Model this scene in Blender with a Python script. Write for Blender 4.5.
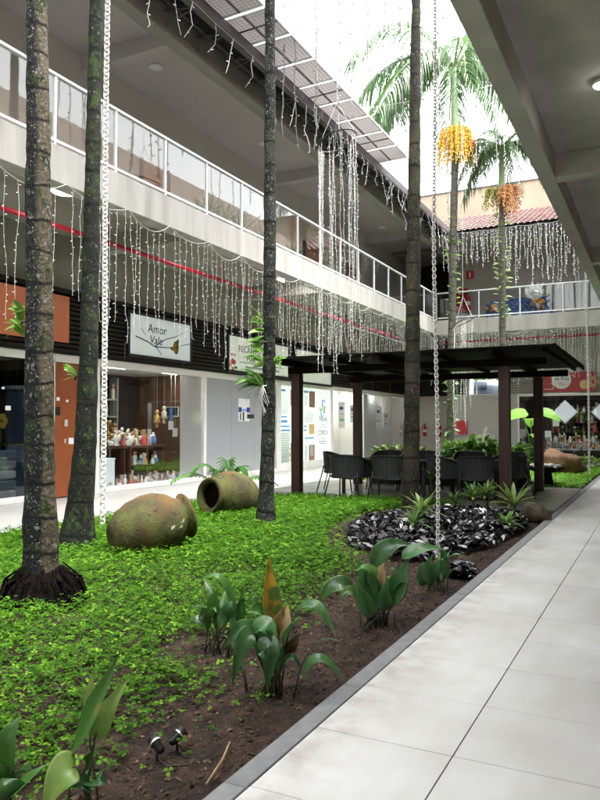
import bpy, math, random
import numpy as np
from mathutils import Vector, Matrix, noise

for o in list(bpy.data.objects): bpy.data.objects.remove(o)
scene = bpy.context.scene
col = scene.collection
R = math.radians
rng = random.Random(7)
PI = math.pi

# ------------------------------------------------------------------ camera
CAM_H = 1.5
FPX = 707.0                      # focal length in pixels of the 600 px wide photograph
YAW, PITCH = math.atan(361/FPX), math.atan(25/FPX)
cam_d = bpy.data.cameras.new('camera')
cam_d.sensor_fit = 'HORIZONTAL'; cam_d.sensor_width = 36
cam_d.lens = 36*FPX/600; cam_d.clip_start = .05; cam_d.clip_end = 3000
cam = bpy.data.objects.new('camera', cam_d); col.objects.link(cam)
cam.location = (0, 0, CAM_H); cam.rotation_euler = (PI/2+PITCH, 0, YAW)
scene.camera = cam

# ------------------------------------------------------------------ sky, sun, exposure
SUN_EL, SUN_AZ = R(74), R(80)
world = bpy.data.worlds.new('World'); scene.world = world; world.use_nodes = True
wn = world.node_tree; wn.nodes.clear()
sky = wn.nodes.new('ShaderNodeTexSky'); sky.sky_type = 'NISHITA'; sky.sun_disc = False
sky.sun_elevation = SUN_EL; sky.sun_rotation = SUN_AZ
sky.air_density = 1.0; sky.dust_density = 5.0; sky.ozone_density = 1.0
hs = wn.nodes.new('ShaderNodeHueSaturation'); hs.inputs['Saturation'].default_value = .10
bg = wn.nodes.new('ShaderNodeBackground'); bg.inputs['Strength'].default_value = .15
wo = wn.nodes.new('ShaderNodeOutputWorld')
wn.links.new(sky.outputs[0], hs.inputs['Color']); wn.links.new(hs.outputs[0], bg.inputs['Color'])
wn.links.new(bg.outputs[0], wo.inputs['Surface'])
sd = bpy.data.lights.new('sun', 'SUN'); sd.energy = 1.0; sd.angle = R(40); sd.color = (1, .97, .92)
sun = bpy.data.objects.new('sun', sd); col.objects.link(sun)
_d = Vector((math.sin(SUN_AZ)*math.cos(SUN_EL), math.cos(SUN_AZ)*math.cos(SUN_EL), math.sin(SUN_EL)))
sun.rotation_euler = (-_d).to_track_quat('-Z', 'Y').to_euler(); sun.location = _d*40
vs = scene.view_settings
vs.view_transform = 'Standard'; vs.look = 'None'; vs.gamma = 1; vs.use_curve_mapping = False
vs.exposure = 3.5
scene.cycles.use_denoising = True
scene.cycles.max_bounces = 8; scene.cycles.transparent_max_bounces = 24
scene.cycles.diffuse_bounces = 5; scene.cycles.glossy_bounces = 4
scene.cycles.caustics_reflective = False; scene.cycles.caustics_refractive = False
scene.cycles.sample_clamp_indirect = 6

# ------------------------------------------------------------------ survey: photograph pixel -> point on a real plane
_f = Vector((-math.sin(YAW)*math.cos(PITCH), math.cos(YAW)*math.cos(PITCH), math.sin(PITCH)))
_r = Vector((math.cos(YAW), math.sin(YAW), 0)); _u = _r.cross(_f)
CP = Vector((0, 0, CAM_H))
def _ray(u, v): return _f + _r*((u-300)/FPX) + _u*((400-v)/FPX)
def AZ(u, v, z=0.0): d = _ray(u, v); return CP + d*((z-CAM_H)/d.z)
def AX(u, v, x): d = _ray(u, v); return CP + d*(x/d.x)
def AY(u, v, y): d = _ray(u, v); return CP + d*(y/d.y)

# ------------------------------------------------------------------ materials
MATS = {}
def principled(name):
    m = bpy.data.materials.new(name); m.use_nodes = True
    nt = m.node_tree; return m, nt, nt.nodes['Principled BSDF']
def lin(c): return (c[0], c[1], c[2], 1)
def mat(name, c1, c2=None, scale=6, rough=.6, bump=0, bscale=60, metal=0, stretch=(1, 1, 1), rand=0, detail=6, emit=0, trans=0, coat=0, contrast=(.35, .65), spec=.5, attr=None, spots=None):
    m, nt, b = principled(name); N, L = nt.nodes, nt.links
    b.inputs['Roughness'].default_value = rough; b.inputs['Metallic'].default_value = metal
    b.inputs['Specular IOR Level'].default_value = spec
    b.inputs['Base Color'].default_value = lin(c1)
    tc = N.new('ShaderNodeTexCoord'); mp = N.new('ShaderNodeMapping'); mp.inputs['Scale'].default_value = stretch
    L.new(tc.outputs['Object'], mp.inputs['Vector'])
    src = None
    if attr:
        at = N.new('ShaderNodeAttribute'); at.attribute_name = attr; src = at.outputs['Color']
    if c2 is not None:
        nz = N.new('ShaderNodeTexNoise'); nz.inputs['Scale'].default_value = scale; nz.inputs['Detail'].default_value = detail
        L.new(mp.outputs[0], nz.inputs['Vector'])
        cr = N.new('ShaderNodeValToRGB'); e = cr.color_ramp.elements
        e[0].position, e[1].position = contrast; e[0].color = lin(c1); e[1].color = lin(c2)
        L.new(nz.outputs['Fac'], cr.inputs['Fac']); src = cr.outputs[0]
    if spots:
        nb = N.new('ShaderNodeTexNoise'); nb.inputs['Scale'].default_value = 11; nb.inputs['Detail'].default_value = 9; L.new(tc.outputs['Object'], nb.inputs['Vector'])
        rs = N.new('ShaderNodeMapRange'); rs.inputs['From Min'].default_value = .60; rs.inputs['From Max'].default_value = .70; L.new(nb.outputs['Fac'], rs.inputs['Value'])
        xm = N.new('ShaderNodeMix'); xm.data_type = 'RGBA'; L.new(rs.outputs[0], xm.inputs['Factor']); L.new(src, xm.inputs['A']); xm.inputs['B'].default_value = lin(spots); src = xm.outputs['Result']
    if rand:
        oi = N.new('ShaderNodeObjectInfo'); mr = N.new('ShaderNodeMapRange')
        mr.inputs['To Min'].default_value = 1-rand; mr.inputs['To Max'].default_value = 1+rand
        L.new(oi.outputs['Random'], mr.inputs['Value'])
        hv = N.new('ShaderNodeHueSaturation'); L.new(mr.outputs[0], hv.inputs['Value'])
        if src: L.new(src, hv.inputs['Color'])
        else: hv.inputs['Color'].default_value = lin(c1)
        src = hv.outputs[0]
    if src: L.new(src, b.inputs['Base Color'])
    if coat: b.inputs['Coat Weight'].default_value = coat; b.inputs['Coat Roughness'].default_value = .08
    if emit:
        b.inputs['Emission Strength'].default_value = emit
        b.inputs['Emission Color'].default_value = lin(c1)
        if src: L.new(src, b.inputs['Emission Color'])
    if bump:
        n2 = N.new('ShaderNodeTexNoise'); n2.inputs['Scale'].default_value = bscale; n2.inputs['Detail'].default_value = 5
        L.new(mp.outputs[0], n2.inputs['Vector'])
        bp = N.new('ShaderNodeBump'); bp.inputs['Strength'].default_value = bump; bp.inputs['Distance'].default_value = .05 if name == 'soil' else .02
        L.new(n2.outputs['Fac'], bp.inputs['Height']); L.new(bp.outputs[0], b.inputs['Normal'])
    if trans:
        out = N['Material Output']; tr = N.new('ShaderNodeBsdfTranslucent'); mx = N.new('ShaderNodeMixShader')
        mx.inputs[0].default_value = trans
        if src: L.new(src, tr.inputs['Color'])
        else: tr.inputs['Color'].default_value = lin(c1)
        L.new(b.outputs[0], mx.inputs[1]); L.new(tr.outputs[0], mx.inputs[2]); L.new(mx.outputs[0], out.inputs['Surface'])
    MATS[name] = m
    return m
def glass_mat(name, tint=(.9, .93, .92), refl=1.0, rough=.01, film=0, filmcol=(.5, .5, .55)):
    m = bpy.data.materials.new(name); m.use_nodes = True; nt = m.node_tree; nt.nodes.clear(); N, L = nt.nodes, nt.links
    out = N.new('ShaderNodeOutputMaterial'); t = N.new('ShaderNodeBsdfTransparent'); t.inputs[0].default_value = lin(tint)
    g = N.new('ShaderNodeBsdfGlossy'); g.inputs['Roughness'].default_value = rough; g.inputs[0].default_value = (refl, refl, refl, 1)
    fr = N.new('ShaderNodeFresnel'); ge = N.new('ShaderNodeNewGeometry'); mr = N.new('ShaderNodeMapRange'); mr.inputs['To Min'].default_value = 1.5; mr.inputs['To Max'].default_value = 1/1.5; L.new(ge.outputs['Backfacing'], mr.inputs['Value']); L.new(mr.outputs[0], fr.inputs['IOR'])   # same thin-pane reflection from both faces
    mx = N.new('ShaderNodeMixShader'); L.new(fr.outputs[0], mx.inputs[0]); L.new(t.outputs[0], mx.inputs[1]); L.new(g.outputs[0], mx.inputs[2])
    last = mx.outputs[0]
    if film:
        df = N.new('ShaderNodeBsdfDiffuse'); df.inputs[0].default_value = lin(filmcol)
        m2 = N.new('ShaderNodeMixShader'); m2.inputs[0].default_value = film
        L.new(t.outputs[0], m2.inputs[1]); L.new(df.outputs[0], m2.inputs[2]); L.new(m2.outputs[0], mx.inputs[1])
    L.new(last, out.inputs['Surface']); MATS[name] = m
    return m

mat('plaster_grey', (.30, .285, .265), (.36, .345, .32), 1.2, .85, .15, 90)
mat('plaster_ceiling', (.50, .475, .455), (.56, .53, .51), .8, .85, .1, 90)
mat('plaster_olive', (.27, .26, .22), (.33, .32, .275), .9, .85, .12, 80)
mat('plaster_beige', (.25, .20, .145), (.30, .245, .18), .9, .85, .1, 80)
mat('wall_back', (.42, .40, .37), (.47, .45, .42), .8, .8, .08, 80)
mat('upper_wall', (.60, .56, .51), (.66, .62, .57), .7, .8, .1, 80)
mat('slab_paint', (.29, .275, .245), (.44, .425, .395), 2.6, .75, .12, 70, stretch=(1, 1.3, .16), detail=10, contrast=(.25, .6))
mat('beam_dark', (.10, .095, .10), (.13, .125, .13), 1.5, .7, .1, 60)
mat('right_concrete', (.42, .405, .37), (.53, .515, .47), 1.6, .8, .12, 90, detail=12)
mat('white_paint', (.78, .77, .74), (.84, .83, .80), 2, .5)
mat('white_metal', (.80, .82, .84), None, rough=.35)
mat('alu', (.68, .70, .72), None, rough=.35, metal=.6)
mat('gutter', (.055, .05, .058), (.08, .074, .085), 3, .45)
mat('soffit', (.035, .034, .04), None, rough=.7)
mat('slat', (.016, .013, .011), (.026, .021, .018), 3, .65, spec=.2, stretch=(1, .2, 1))
mat('slat_back', (.014, .012, .011), None, rough=.8)
mat('slat_grey', (.22, .20, .17), (.27, .25, .21), 3, .6)
mat('grout', (.13, .125, .115), None, rough=.9)
mat('kerb', (.20, .205, .21), (.27, .275, .28), 9, .8, .25, 90, rand=.06)
mat('left_floor', (.44, .435, .415), (.50, .495, .475), 1.2, .35)
mat('terrace', (.20, .19, .165), (.27, .255, .225), 2.3, .28, .05, 40, rand=.07)
mat('soil', (.020, .012, .008), (.085, .045, .027), 9, .95, 1.0, 70, detail=12)
mat('ground', (.11, .10, .08), (.15, .135, .11), .5, .95)
mat('cover', (.1, .2, .05), None, rough=.55, trans=.42, attr='tint', spec=.12)
mat('litter', (.10, .06, .04), None, rough=.9, attr='tint')
mat('purple', (.02, .02, .02), None, rough=.24, attr='tint', spec=.7)
mat('leaf_dark', (.036, .115, .036), (.085, .205, .066), 14, .30, spots=(.15, .19, .05), trans=.22, rand=.3, stretch=(1, 1, .4))
mat('leaf_mid', (.050, .155, .030), (.10, .24, .050), 12, .30, spots=(.22, .24, .06), trans=.3, rand=.3, stretch=(1, 1, .4))
mat('leaf_pale', (.13, .26, .045), (.32, .42, .12), 6, .4, spots=(.40, .30, .12), trans=.35, rand=.2)
mat('leaf_bright', (.16, .36, .05), (.26, .48, .09), 8, .35, trans=.45, rand=.2)
mat('leaf_yellow', (.09, .16, .03), (.55, .33, .035), 9, .4, trans=.4, contrast=(.42, .56))
mat('leaf_dry', (.42, .27, .12), (.62, .46, .24), 7, .6, trans=.3)
mat('leaf_red', (.20, .03, .015), (.09, .06, .02), 9, .6, trans=.3)
mat('petiole', (.030, .035, .020), (.06, .06, .03), 20, .6)
mat('frond', (.045, .105, .035), (.09, .17, .06), 3, .45, trans=.35, rand=.2)
mat('rachis', (.16, .20, .08), None, rough=.6)
mat('crownshaft', (.22, .33, .16), (.32, .40, .24), 4, .45, stretch=(1, 1, .3))
mat('fruit_y', (.68, .38, .025), (.80, .52, .07), 30, .5)
mat('fruit_o', (.50, .20, .07), (.60, .33, .14), 30, .5)
mat('fruit_r', (.5, .05, .04), (.6, .12, .06), 30, .5)
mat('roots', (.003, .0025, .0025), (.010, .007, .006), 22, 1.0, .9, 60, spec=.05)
mat('wood_dark', (.008, .005, .004), (.014, .008, .006), 5, .8, spec=.12, bump=.1, bscale=40, stretch=(3, 3, .3))
mat('wood_post', (.034, .012, .009), (.058, .021, .014), 5, .45, .1, 40, stretch=(4, 4, .3))
mat('wood_door', (.32, .115, .045), (.42, .17, .07), 4, .4, stretch=(3, 3, .4))
mat('wood_cab', (.07, .022, .014), (.11, .036, .022), 6, .35, stretch=(3, 3, .5))
mat('orange_wall', (.25, .060, .014), (.30, .075, .020), 2, .5)
mat('orange_sign', (.72, .20, .09), (.76, .23, .11), 2, .45)
mat('black', (.012, .012, .013), None, rough=.5)
mat('black_rope', (.030, .031, .034), (.046, .047, .05), 30, .7)
mat('black_metal', (.03, .03, .033), None, rough=.4, metal=.3)
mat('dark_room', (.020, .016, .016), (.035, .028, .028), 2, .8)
mat('red', (.55, .02, .02), None, rough=.35, coat=.4)
mat('red_pipe', (.42, .012, .03), None, rough=.4)
mat('red_sign', (.42, .035, .045), (.48, .05, .055), 3, .45)
mat('white', (.82, .82, .82), None, rough=.4)
mat('wire_grey', (.22, .22, .22), None, rough=.5)
mat('panel_emit', (.8, .85, .9), None, emit=.05)  # white of the diamond panels, with weak emission
mat('fruit_g', (.32, .34, .08), (.45, .42, .12), 30, .5)
mat('wire', (.60, .60, .58), None, rough=.5)
mat('bulb', (.80, .80, .78), None, rough=.3)
mat('chain', (.72, .70, .66), (.84, .82, .79), 9, .6, contrast=(.3, .6))
mat('lamp', (1, .98, .94), None, emit=6)
mat('shop_lamp', (1, .95, .86), None, emit=5)
mat('poster', (.78, .92, .82), None, rough=.4, emit=.06)
mat('sign_white', (.62, .69, .70), (.68, .74, .75), 1.5, .4, emit=.03)
mat('sign_cream', (.64, .69, .60), (.70, .74, .65), 1.5, .4, emit=.03)
mat('print_dark', (.03, .03, .03), None, rough=.6)
mat('print_grey', (.33, .40, .38), None, rough=.6)
mat('print_blue', (.12, .38, .72), None, rough=.6)
mat('print_navy', (.03, .03, .22), None, rough=.6)
mat('print_green', (.20, .60, .24), None, rough=.6)
mat('print_brown', (.20, .11, .08), (.45, .28, .2), 12, .6)
mat('print_skin', (.62, .36, .24), (.5, .25, .16), 9, .6)
mat('print_red', (.62, .10, .09), (.5, .05, .05), 9, .6)
mat('print_gold', (.75, .48, .18), (.8, .6, .3), 9, .5)
mat('denim', (.035, .06, .105), (.075, .115, .18), 7, .9, .5, 60, stretch=(1, 1, .4))
mat('denim_pale', (.20, .27, .33), (.28, .36, .42), 7, .9, .5, 60)
mat('cloth_pale', (.36, .40, .42), (.5, .53, .55), 5, .9)
mat('yellow', (.8, .55, .03), None, rough=.5)
mat('gold', (.6, .38, .12), None, rough=.35, metal=.4)
mat('cream', (.72, .66, .54), None, rough=.5)
mat('blue_item', (.10, .2, .5), None, rough=.5)
mat('teal_item', (.22, .42, .42), None, rough=.5)
mat('blue_cloth', (.02, .06, .22), (.20, .30, .50), 14, .8, contrast=(.45, .6))
mat('orange_flower', (.8, .30, .04), (.9, .5, .1), 12, .6)
mat('rock', (.06, .045, .03), (.13, .10, .065), 6, .9, .6, 30)
mat('boulder', (.09, .042, .016), (.17, .085, .033), 4, .7, .5, 25)
mat('stone_pale', (.42, .41, .39), (.52, .51, .49), 5, .8, .2, 30)
mat('car_paint', (.05, .07, .10), None, rough=.25, coat=1)
mat('tyre', (.02, .02, .02), None, rough=.8)
mat('hedge', (.16, .32, .08), (.28, .46, .16), 6, .8, trans=.2)
glass_mat('glass', (.93, .95, .945))
glass_mat('glass_rail', (.93, .95, .945), refl=.72)
glass_mat('glass_dark', (.62, .64, .66))
glass_mat('glass_frost', (.85, .86, .88), film=.80, filmcol=(.46, .47, .50), rough=.06)
glass_mat('glass_grey', (.85, .86, .86), film=.45, filmcol=(.50, .51, .51))

def bark_mat(name, dark, pale, moss, rings=9.0, side=0.0, seed=0.0, lichen=.62, lean=0.0):
    m, nt, b = principled(name); N, L = nt.nodes, nt.links
    b.inputs['Roughness'].default_value = .9; b.inputs['Specular IOR Level'].default_value = .2
    tc = N.new('ShaderNodeTexCoord'); mp = N.new('ShaderNodeMapping'); mp.inputs['Location'].default_value = (seed, seed*2, 0)
    L.new(tc.outputs['Object'], mp.inputs[0])
    def nzn(sc, st=(1, 1, 1), det=6):
        q = N.new('ShaderNodeMapping'); q.inputs['Scale'].default_value = st; L.new(mp.outputs[0], q.inputs[0])
        n = N.new('ShaderNodeTexNoise'); n.inputs['Scale'].default_value = sc; n.inputs['Detail'].default_value = det
        L.new(q.outputs[0], n.inputs['Vector']); return n.outputs['Fac']
    def ramp(src, a, bb):
        r = N.new('ShaderNodeMapRange'); r.inputs['From Min'].default_value = a; r.inputs['From Max'].default_value = bb; L.new(src, r.inputs['Value']); return r.outputs[0]
    def mixc(f, a, bcol):
        x = N.new('ShaderNodeMix'); x.data_type = 'RGBA'
        L.new(f, x.inputs['Factor'])
        if isinstance(a, tuple): x.inputs['A'].default_value = lin(a)
        else: L.new(a, x.inputs['A'])
        x.inputs['B'].default_value = lin(bcol); return x.outputs['Result']
    sep = N.new('ShaderNodeSeparateXYZ'); L.new(tc.outputs['Object'], sep.inputs[0])
    # pale bare bark on one side of the stem, dark lichen film on the other
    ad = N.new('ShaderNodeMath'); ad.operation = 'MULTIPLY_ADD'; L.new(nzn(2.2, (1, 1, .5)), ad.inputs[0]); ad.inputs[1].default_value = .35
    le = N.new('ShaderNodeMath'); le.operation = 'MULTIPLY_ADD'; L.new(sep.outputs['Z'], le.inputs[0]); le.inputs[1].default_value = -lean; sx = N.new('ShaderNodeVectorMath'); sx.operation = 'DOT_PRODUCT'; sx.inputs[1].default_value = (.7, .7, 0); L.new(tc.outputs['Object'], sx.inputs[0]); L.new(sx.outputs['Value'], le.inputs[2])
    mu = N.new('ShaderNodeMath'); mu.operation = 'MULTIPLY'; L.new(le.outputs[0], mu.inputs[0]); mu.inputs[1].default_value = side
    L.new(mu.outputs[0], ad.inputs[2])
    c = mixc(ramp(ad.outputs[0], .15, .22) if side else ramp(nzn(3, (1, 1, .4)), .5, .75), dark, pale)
    c = mixc(ramp(nzn(10, (1, 1, .7)), .53, .62), c, moss)
    c = mixc(ramp(nzn(22, (1, 1, .8), 9), lichen, lichen+.10), c, (.16, .17, .155))
    c = mixc(ramp(nzn(75, (1, 1, .7), 4), lichen+.02, lichen+.09), c, (.30, .31, .28))
    w = N.new('ShaderNodeTexWave'); w.wave_type = 'BANDS'; w.bands_direction = 'Z'; w.inputs['Scale'].default_value = rings/10; w.inputs['Distortion'].default_value = 4; w.inputs['Detail'].default_value = 4
    L.new(mp.outputs[0], w.inputs['Vector'])
    c = mixc(ramp(w.outputs['Fac'], .95, 1.0), c, (dark[0]*.6, dark[1]*.6, dark[2]*.6))
    L.new(c, b.inputs['Base Color'])
    bp = N.new('ShaderNodeBump'); bp.inputs['Strength'].default_value = .8; bp.inputs['Distance'].default_value = .02
    L.new(nzn(34, (1, 1, .6)), bp.inputs['Height']); L.new(bp.outputs[0], b.inputs['Normal'])
    MATS[name] = m
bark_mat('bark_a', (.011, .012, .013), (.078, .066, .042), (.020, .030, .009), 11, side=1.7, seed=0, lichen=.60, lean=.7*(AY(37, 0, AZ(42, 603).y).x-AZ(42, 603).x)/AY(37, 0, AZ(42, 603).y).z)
bark_mat('bark_b', (.014, .016, .013), (.035, .034, .026), (.030, .050, .014), 8, seed=3, lichen=.64)
bark_mat('bark_c', (.012, .013, .012), (.050, .050, .044), (.030, .040, .020), 8, seed=6, lichen=.60)
bark_mat('bark_d', (.032, .028, .023), (.085, .072, .048), (.048, .060, .016), 8, seed=9, lichen=.63)
bark_mat('bark_e', (.075, .070, .060), (.14, .125, .10), (.06, .085, .03), 12, seed=12, lichen=.58)

def tile_mat():
    m, nt, b = principled('tile'); N, L = nt.nodes, nt.links
    ge = N.new('ShaderNodeNewGeometry'); oi = N.new('ShaderNodeObjectInfo')
    def nz(s, d=8, st=(1, 1, 1)):
        mp = N.new('ShaderNodeMapping'); mp.inputs['Scale'].default_value = st; L.new(ge.outputs['Position'], mp.inputs[0])
        n = N.new('ShaderNodeTexNoise'); n.inputs['Scale'].default_value = s; n.inputs['Detail'].default_value = d; L.new(mp.outputs[0], n.inputs['Vector']); return n.outputs['Fac']
    def rp(src, a, bb, lo=0, hi=1):
        r = N.new('ShaderNodeMapRange'); r.inputs['From Min'].default_value = a; r.inputs['From Max'].default_value = bb; r.inputs['To Min'].default_value = lo; r.inputs['To Max'].default_value = hi; L.new(src, r.inputs['Value']); return r.outputs[0]
    def mx(f, a, bc, k=1.0):
        x = N.new('ShaderNodeMix'); x.data_type = 'RGBA'
        if k != 1.0:
            q = N.new('ShaderNodeMath'); q.operation = 'MULTIPLY'; L.new(f, q.inputs[0]); q.inputs[1].default_value = k; f = q.outputs[0]
        L.new(f, x.inputs['Factor'])
        if isinstance(a, tuple): x.inputs['A'].default_value = lin(a)
        else: L.new(a, x.inputs['A'])
        x.inputs['B'].default_value = lin(bc); return x.outputs['Result']
    c = mx(rp(nz(1.3), .35, .65), (.60, .59, .565), (.72, .715, .695))
    c = mx(rp(nz(3, 6, (1, .3, 1)), .42, .80), c, (.46, .44, .40), .6)      # mop streaks
    sp = N.new('ShaderNodeSeparateXYZ'); L.new(ge.outputs['Position'], sp.inputs[0])
    ed = rp(sp.outputs['X'], -1.15, -1.56); md = N.new('ShaderNodeMath'); md.operation = 'MULTIPLY'; L.new(ed, md.inputs[0]); L.new(rp(nz(7, 9), .42, .7), md.inputs[1])
    c = mx(md.outputs[0], c, (.26, .20, .15), .55)                              # soil washed over from the bed
    hv = N.new('ShaderNodeHueSaturation'); L.new(rp(oi.outputs['Random'], 0, 1, .955, 1.04), hv.inputs['Value']); L.new(c, hv.inputs['Color']); L.new(hv.outputs[0], b.inputs['Base Color'])
    L.new(rp(nz(2.2, 9), .3, .7, .36, .50), b.inputs['Roughness'])
    bp = N.new('ShaderNodeBump'); bp.inputs['Strength'].default_value = .15; bp.inputs['Distance'].default_value = .002; L.new(nz(20), bp.inputs['Height']); L.new(bp.outputs[0], b.inputs['Normal']); MATS['tile'] = m
tile_mat()
def pot_mat():
    m, nt, b = principled('pot_clay'); N, L = nt.nodes, nt.links
    b.inputs['Roughness'].default_value = .85
    tc = N.new('ShaderNodeTexCoord'); oi = N.new('ShaderNodeObjectInfo')
    va = N.new('ShaderNodeVectorMath'); va.operation = 'ADD'; L.new(tc.outputs['Object'], va.inputs[0])
    sc = N.new('ShaderNodeVectorMath'); sc.operation = 'SCALE'; sc.inputs['Scale'].default_value = 9
    cb = N.new('ShaderNodeCombineXYZ'); L.new(oi.outputs['Random'], cb.inputs[0]); L.new(oi.outputs['Random'], cb.inputs[1]); L.new(cb.outputs[0], sc.inputs[0]); L.new(sc.outputs[0], va.inputs[1])
    def nz(s, d=7):
        n = N.new('ShaderNodeTexNoise'); n.inputs['Scale'].default_value = s; n.inputs['Detail'].default_value = d; L.new(va.outputs[0], n.inputs['Vector']); return n.outputs['Fac']
    def rp(src, a, bb):
        r = N.new('ShaderNodeMapRange'); r.inputs['From Min'].default_value = a; r.inputs['From Max'].default_value = bb; L.new(src, r.inputs['Value']); return r.outputs[0]
    def mx(f, a, bc):
        x = N.new('ShaderNodeMix'); x.data_type = 'RGBA'; L.new(f, x.inputs['Factor'])
        if isinstance(a, tuple): x.inputs['A'].default_value = lin(a)
        else: L.new(a, x.inputs['A'])
        x.inputs['B'].default_value = lin(bc); return x.outputs['Result']
    c = mx(rp(nz(2.4), .42, .62), (.046, .038, .010), (.120, .058, .012))
    c = mx(rp(nz(3.6), .46, .60), c, (.072, .080, .013))
    c = mx(rp(nz(9), .60, .70), c, (.018, .017, .008))
    c = mx(rp(nz(5.5, 8), .67, .70), c, (.42, .40, .34))
    L.new(c, b.inputs['Base Color'])
    bp = N.new('ShaderNodeBump'); bp.inputs['Strength'].default_value = .5; bp.inputs['Distance'].default_value = .02
    L.new(nz(30), bp.inputs['Height']); L.new(bp.outputs[0], b.inputs['Normal']); MATS['pot_clay'] = m
pot_mat()
def solar_mat():
    m, nt, b = principled('solar'); N, L = nt.nodes, nt.links
    tc = N.new('ShaderNodeTexCoord')
    br = N.new('ShaderNodeTexBrick'); br.offset = 0; br.inputs['Scale'].default_value = 1
    br.inputs['Brick Width'].default_value = .083; br.inputs['Row Height'].default_value = .083; br.inputs['Mortar Size'].default_value = .008
    br.inputs['Color1'].default_value = (.50, .475, .47, 1); br.inputs['Color2'].default_value = (.46, .44, .435, 1); br.inputs['Mortar'].default_value = (.25, .235, .24, 1)
    L.new(tc.outputs['Object'], br.inputs['Vector'])
    L.new(br.outputs['Color'], b.inputs['Base Color']); b.inputs['Roughness'].default_value = .5
    tr = N.new('ShaderNodeBsdfTranslucent'); L.new(br.outputs['Color'], tr.inputs[0])
    mx = N.new('ShaderNodeMixShader'); mx.inputs[0].default_value = .45
    L.new(b.outputs[0], mx.inputs[1]); L.new(tr.outputs[0], mx.inputs[2]); L.new(mx.outputs[0], N['Material Output'].inputs['Surface']); MATS['solar'] = m
solar_mat()
mat('roof_tile', (.19, .115, .105), (.28, .185, .17), 5, .8, .2, 40)
mat('roof_tile_aged', (.17, .125, .10), (.25, .19, .155), 4, .85, .2, 40)
mat('brick_wall', (.075, .034, .017), (.115, .054, .028), 3, .6)

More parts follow.
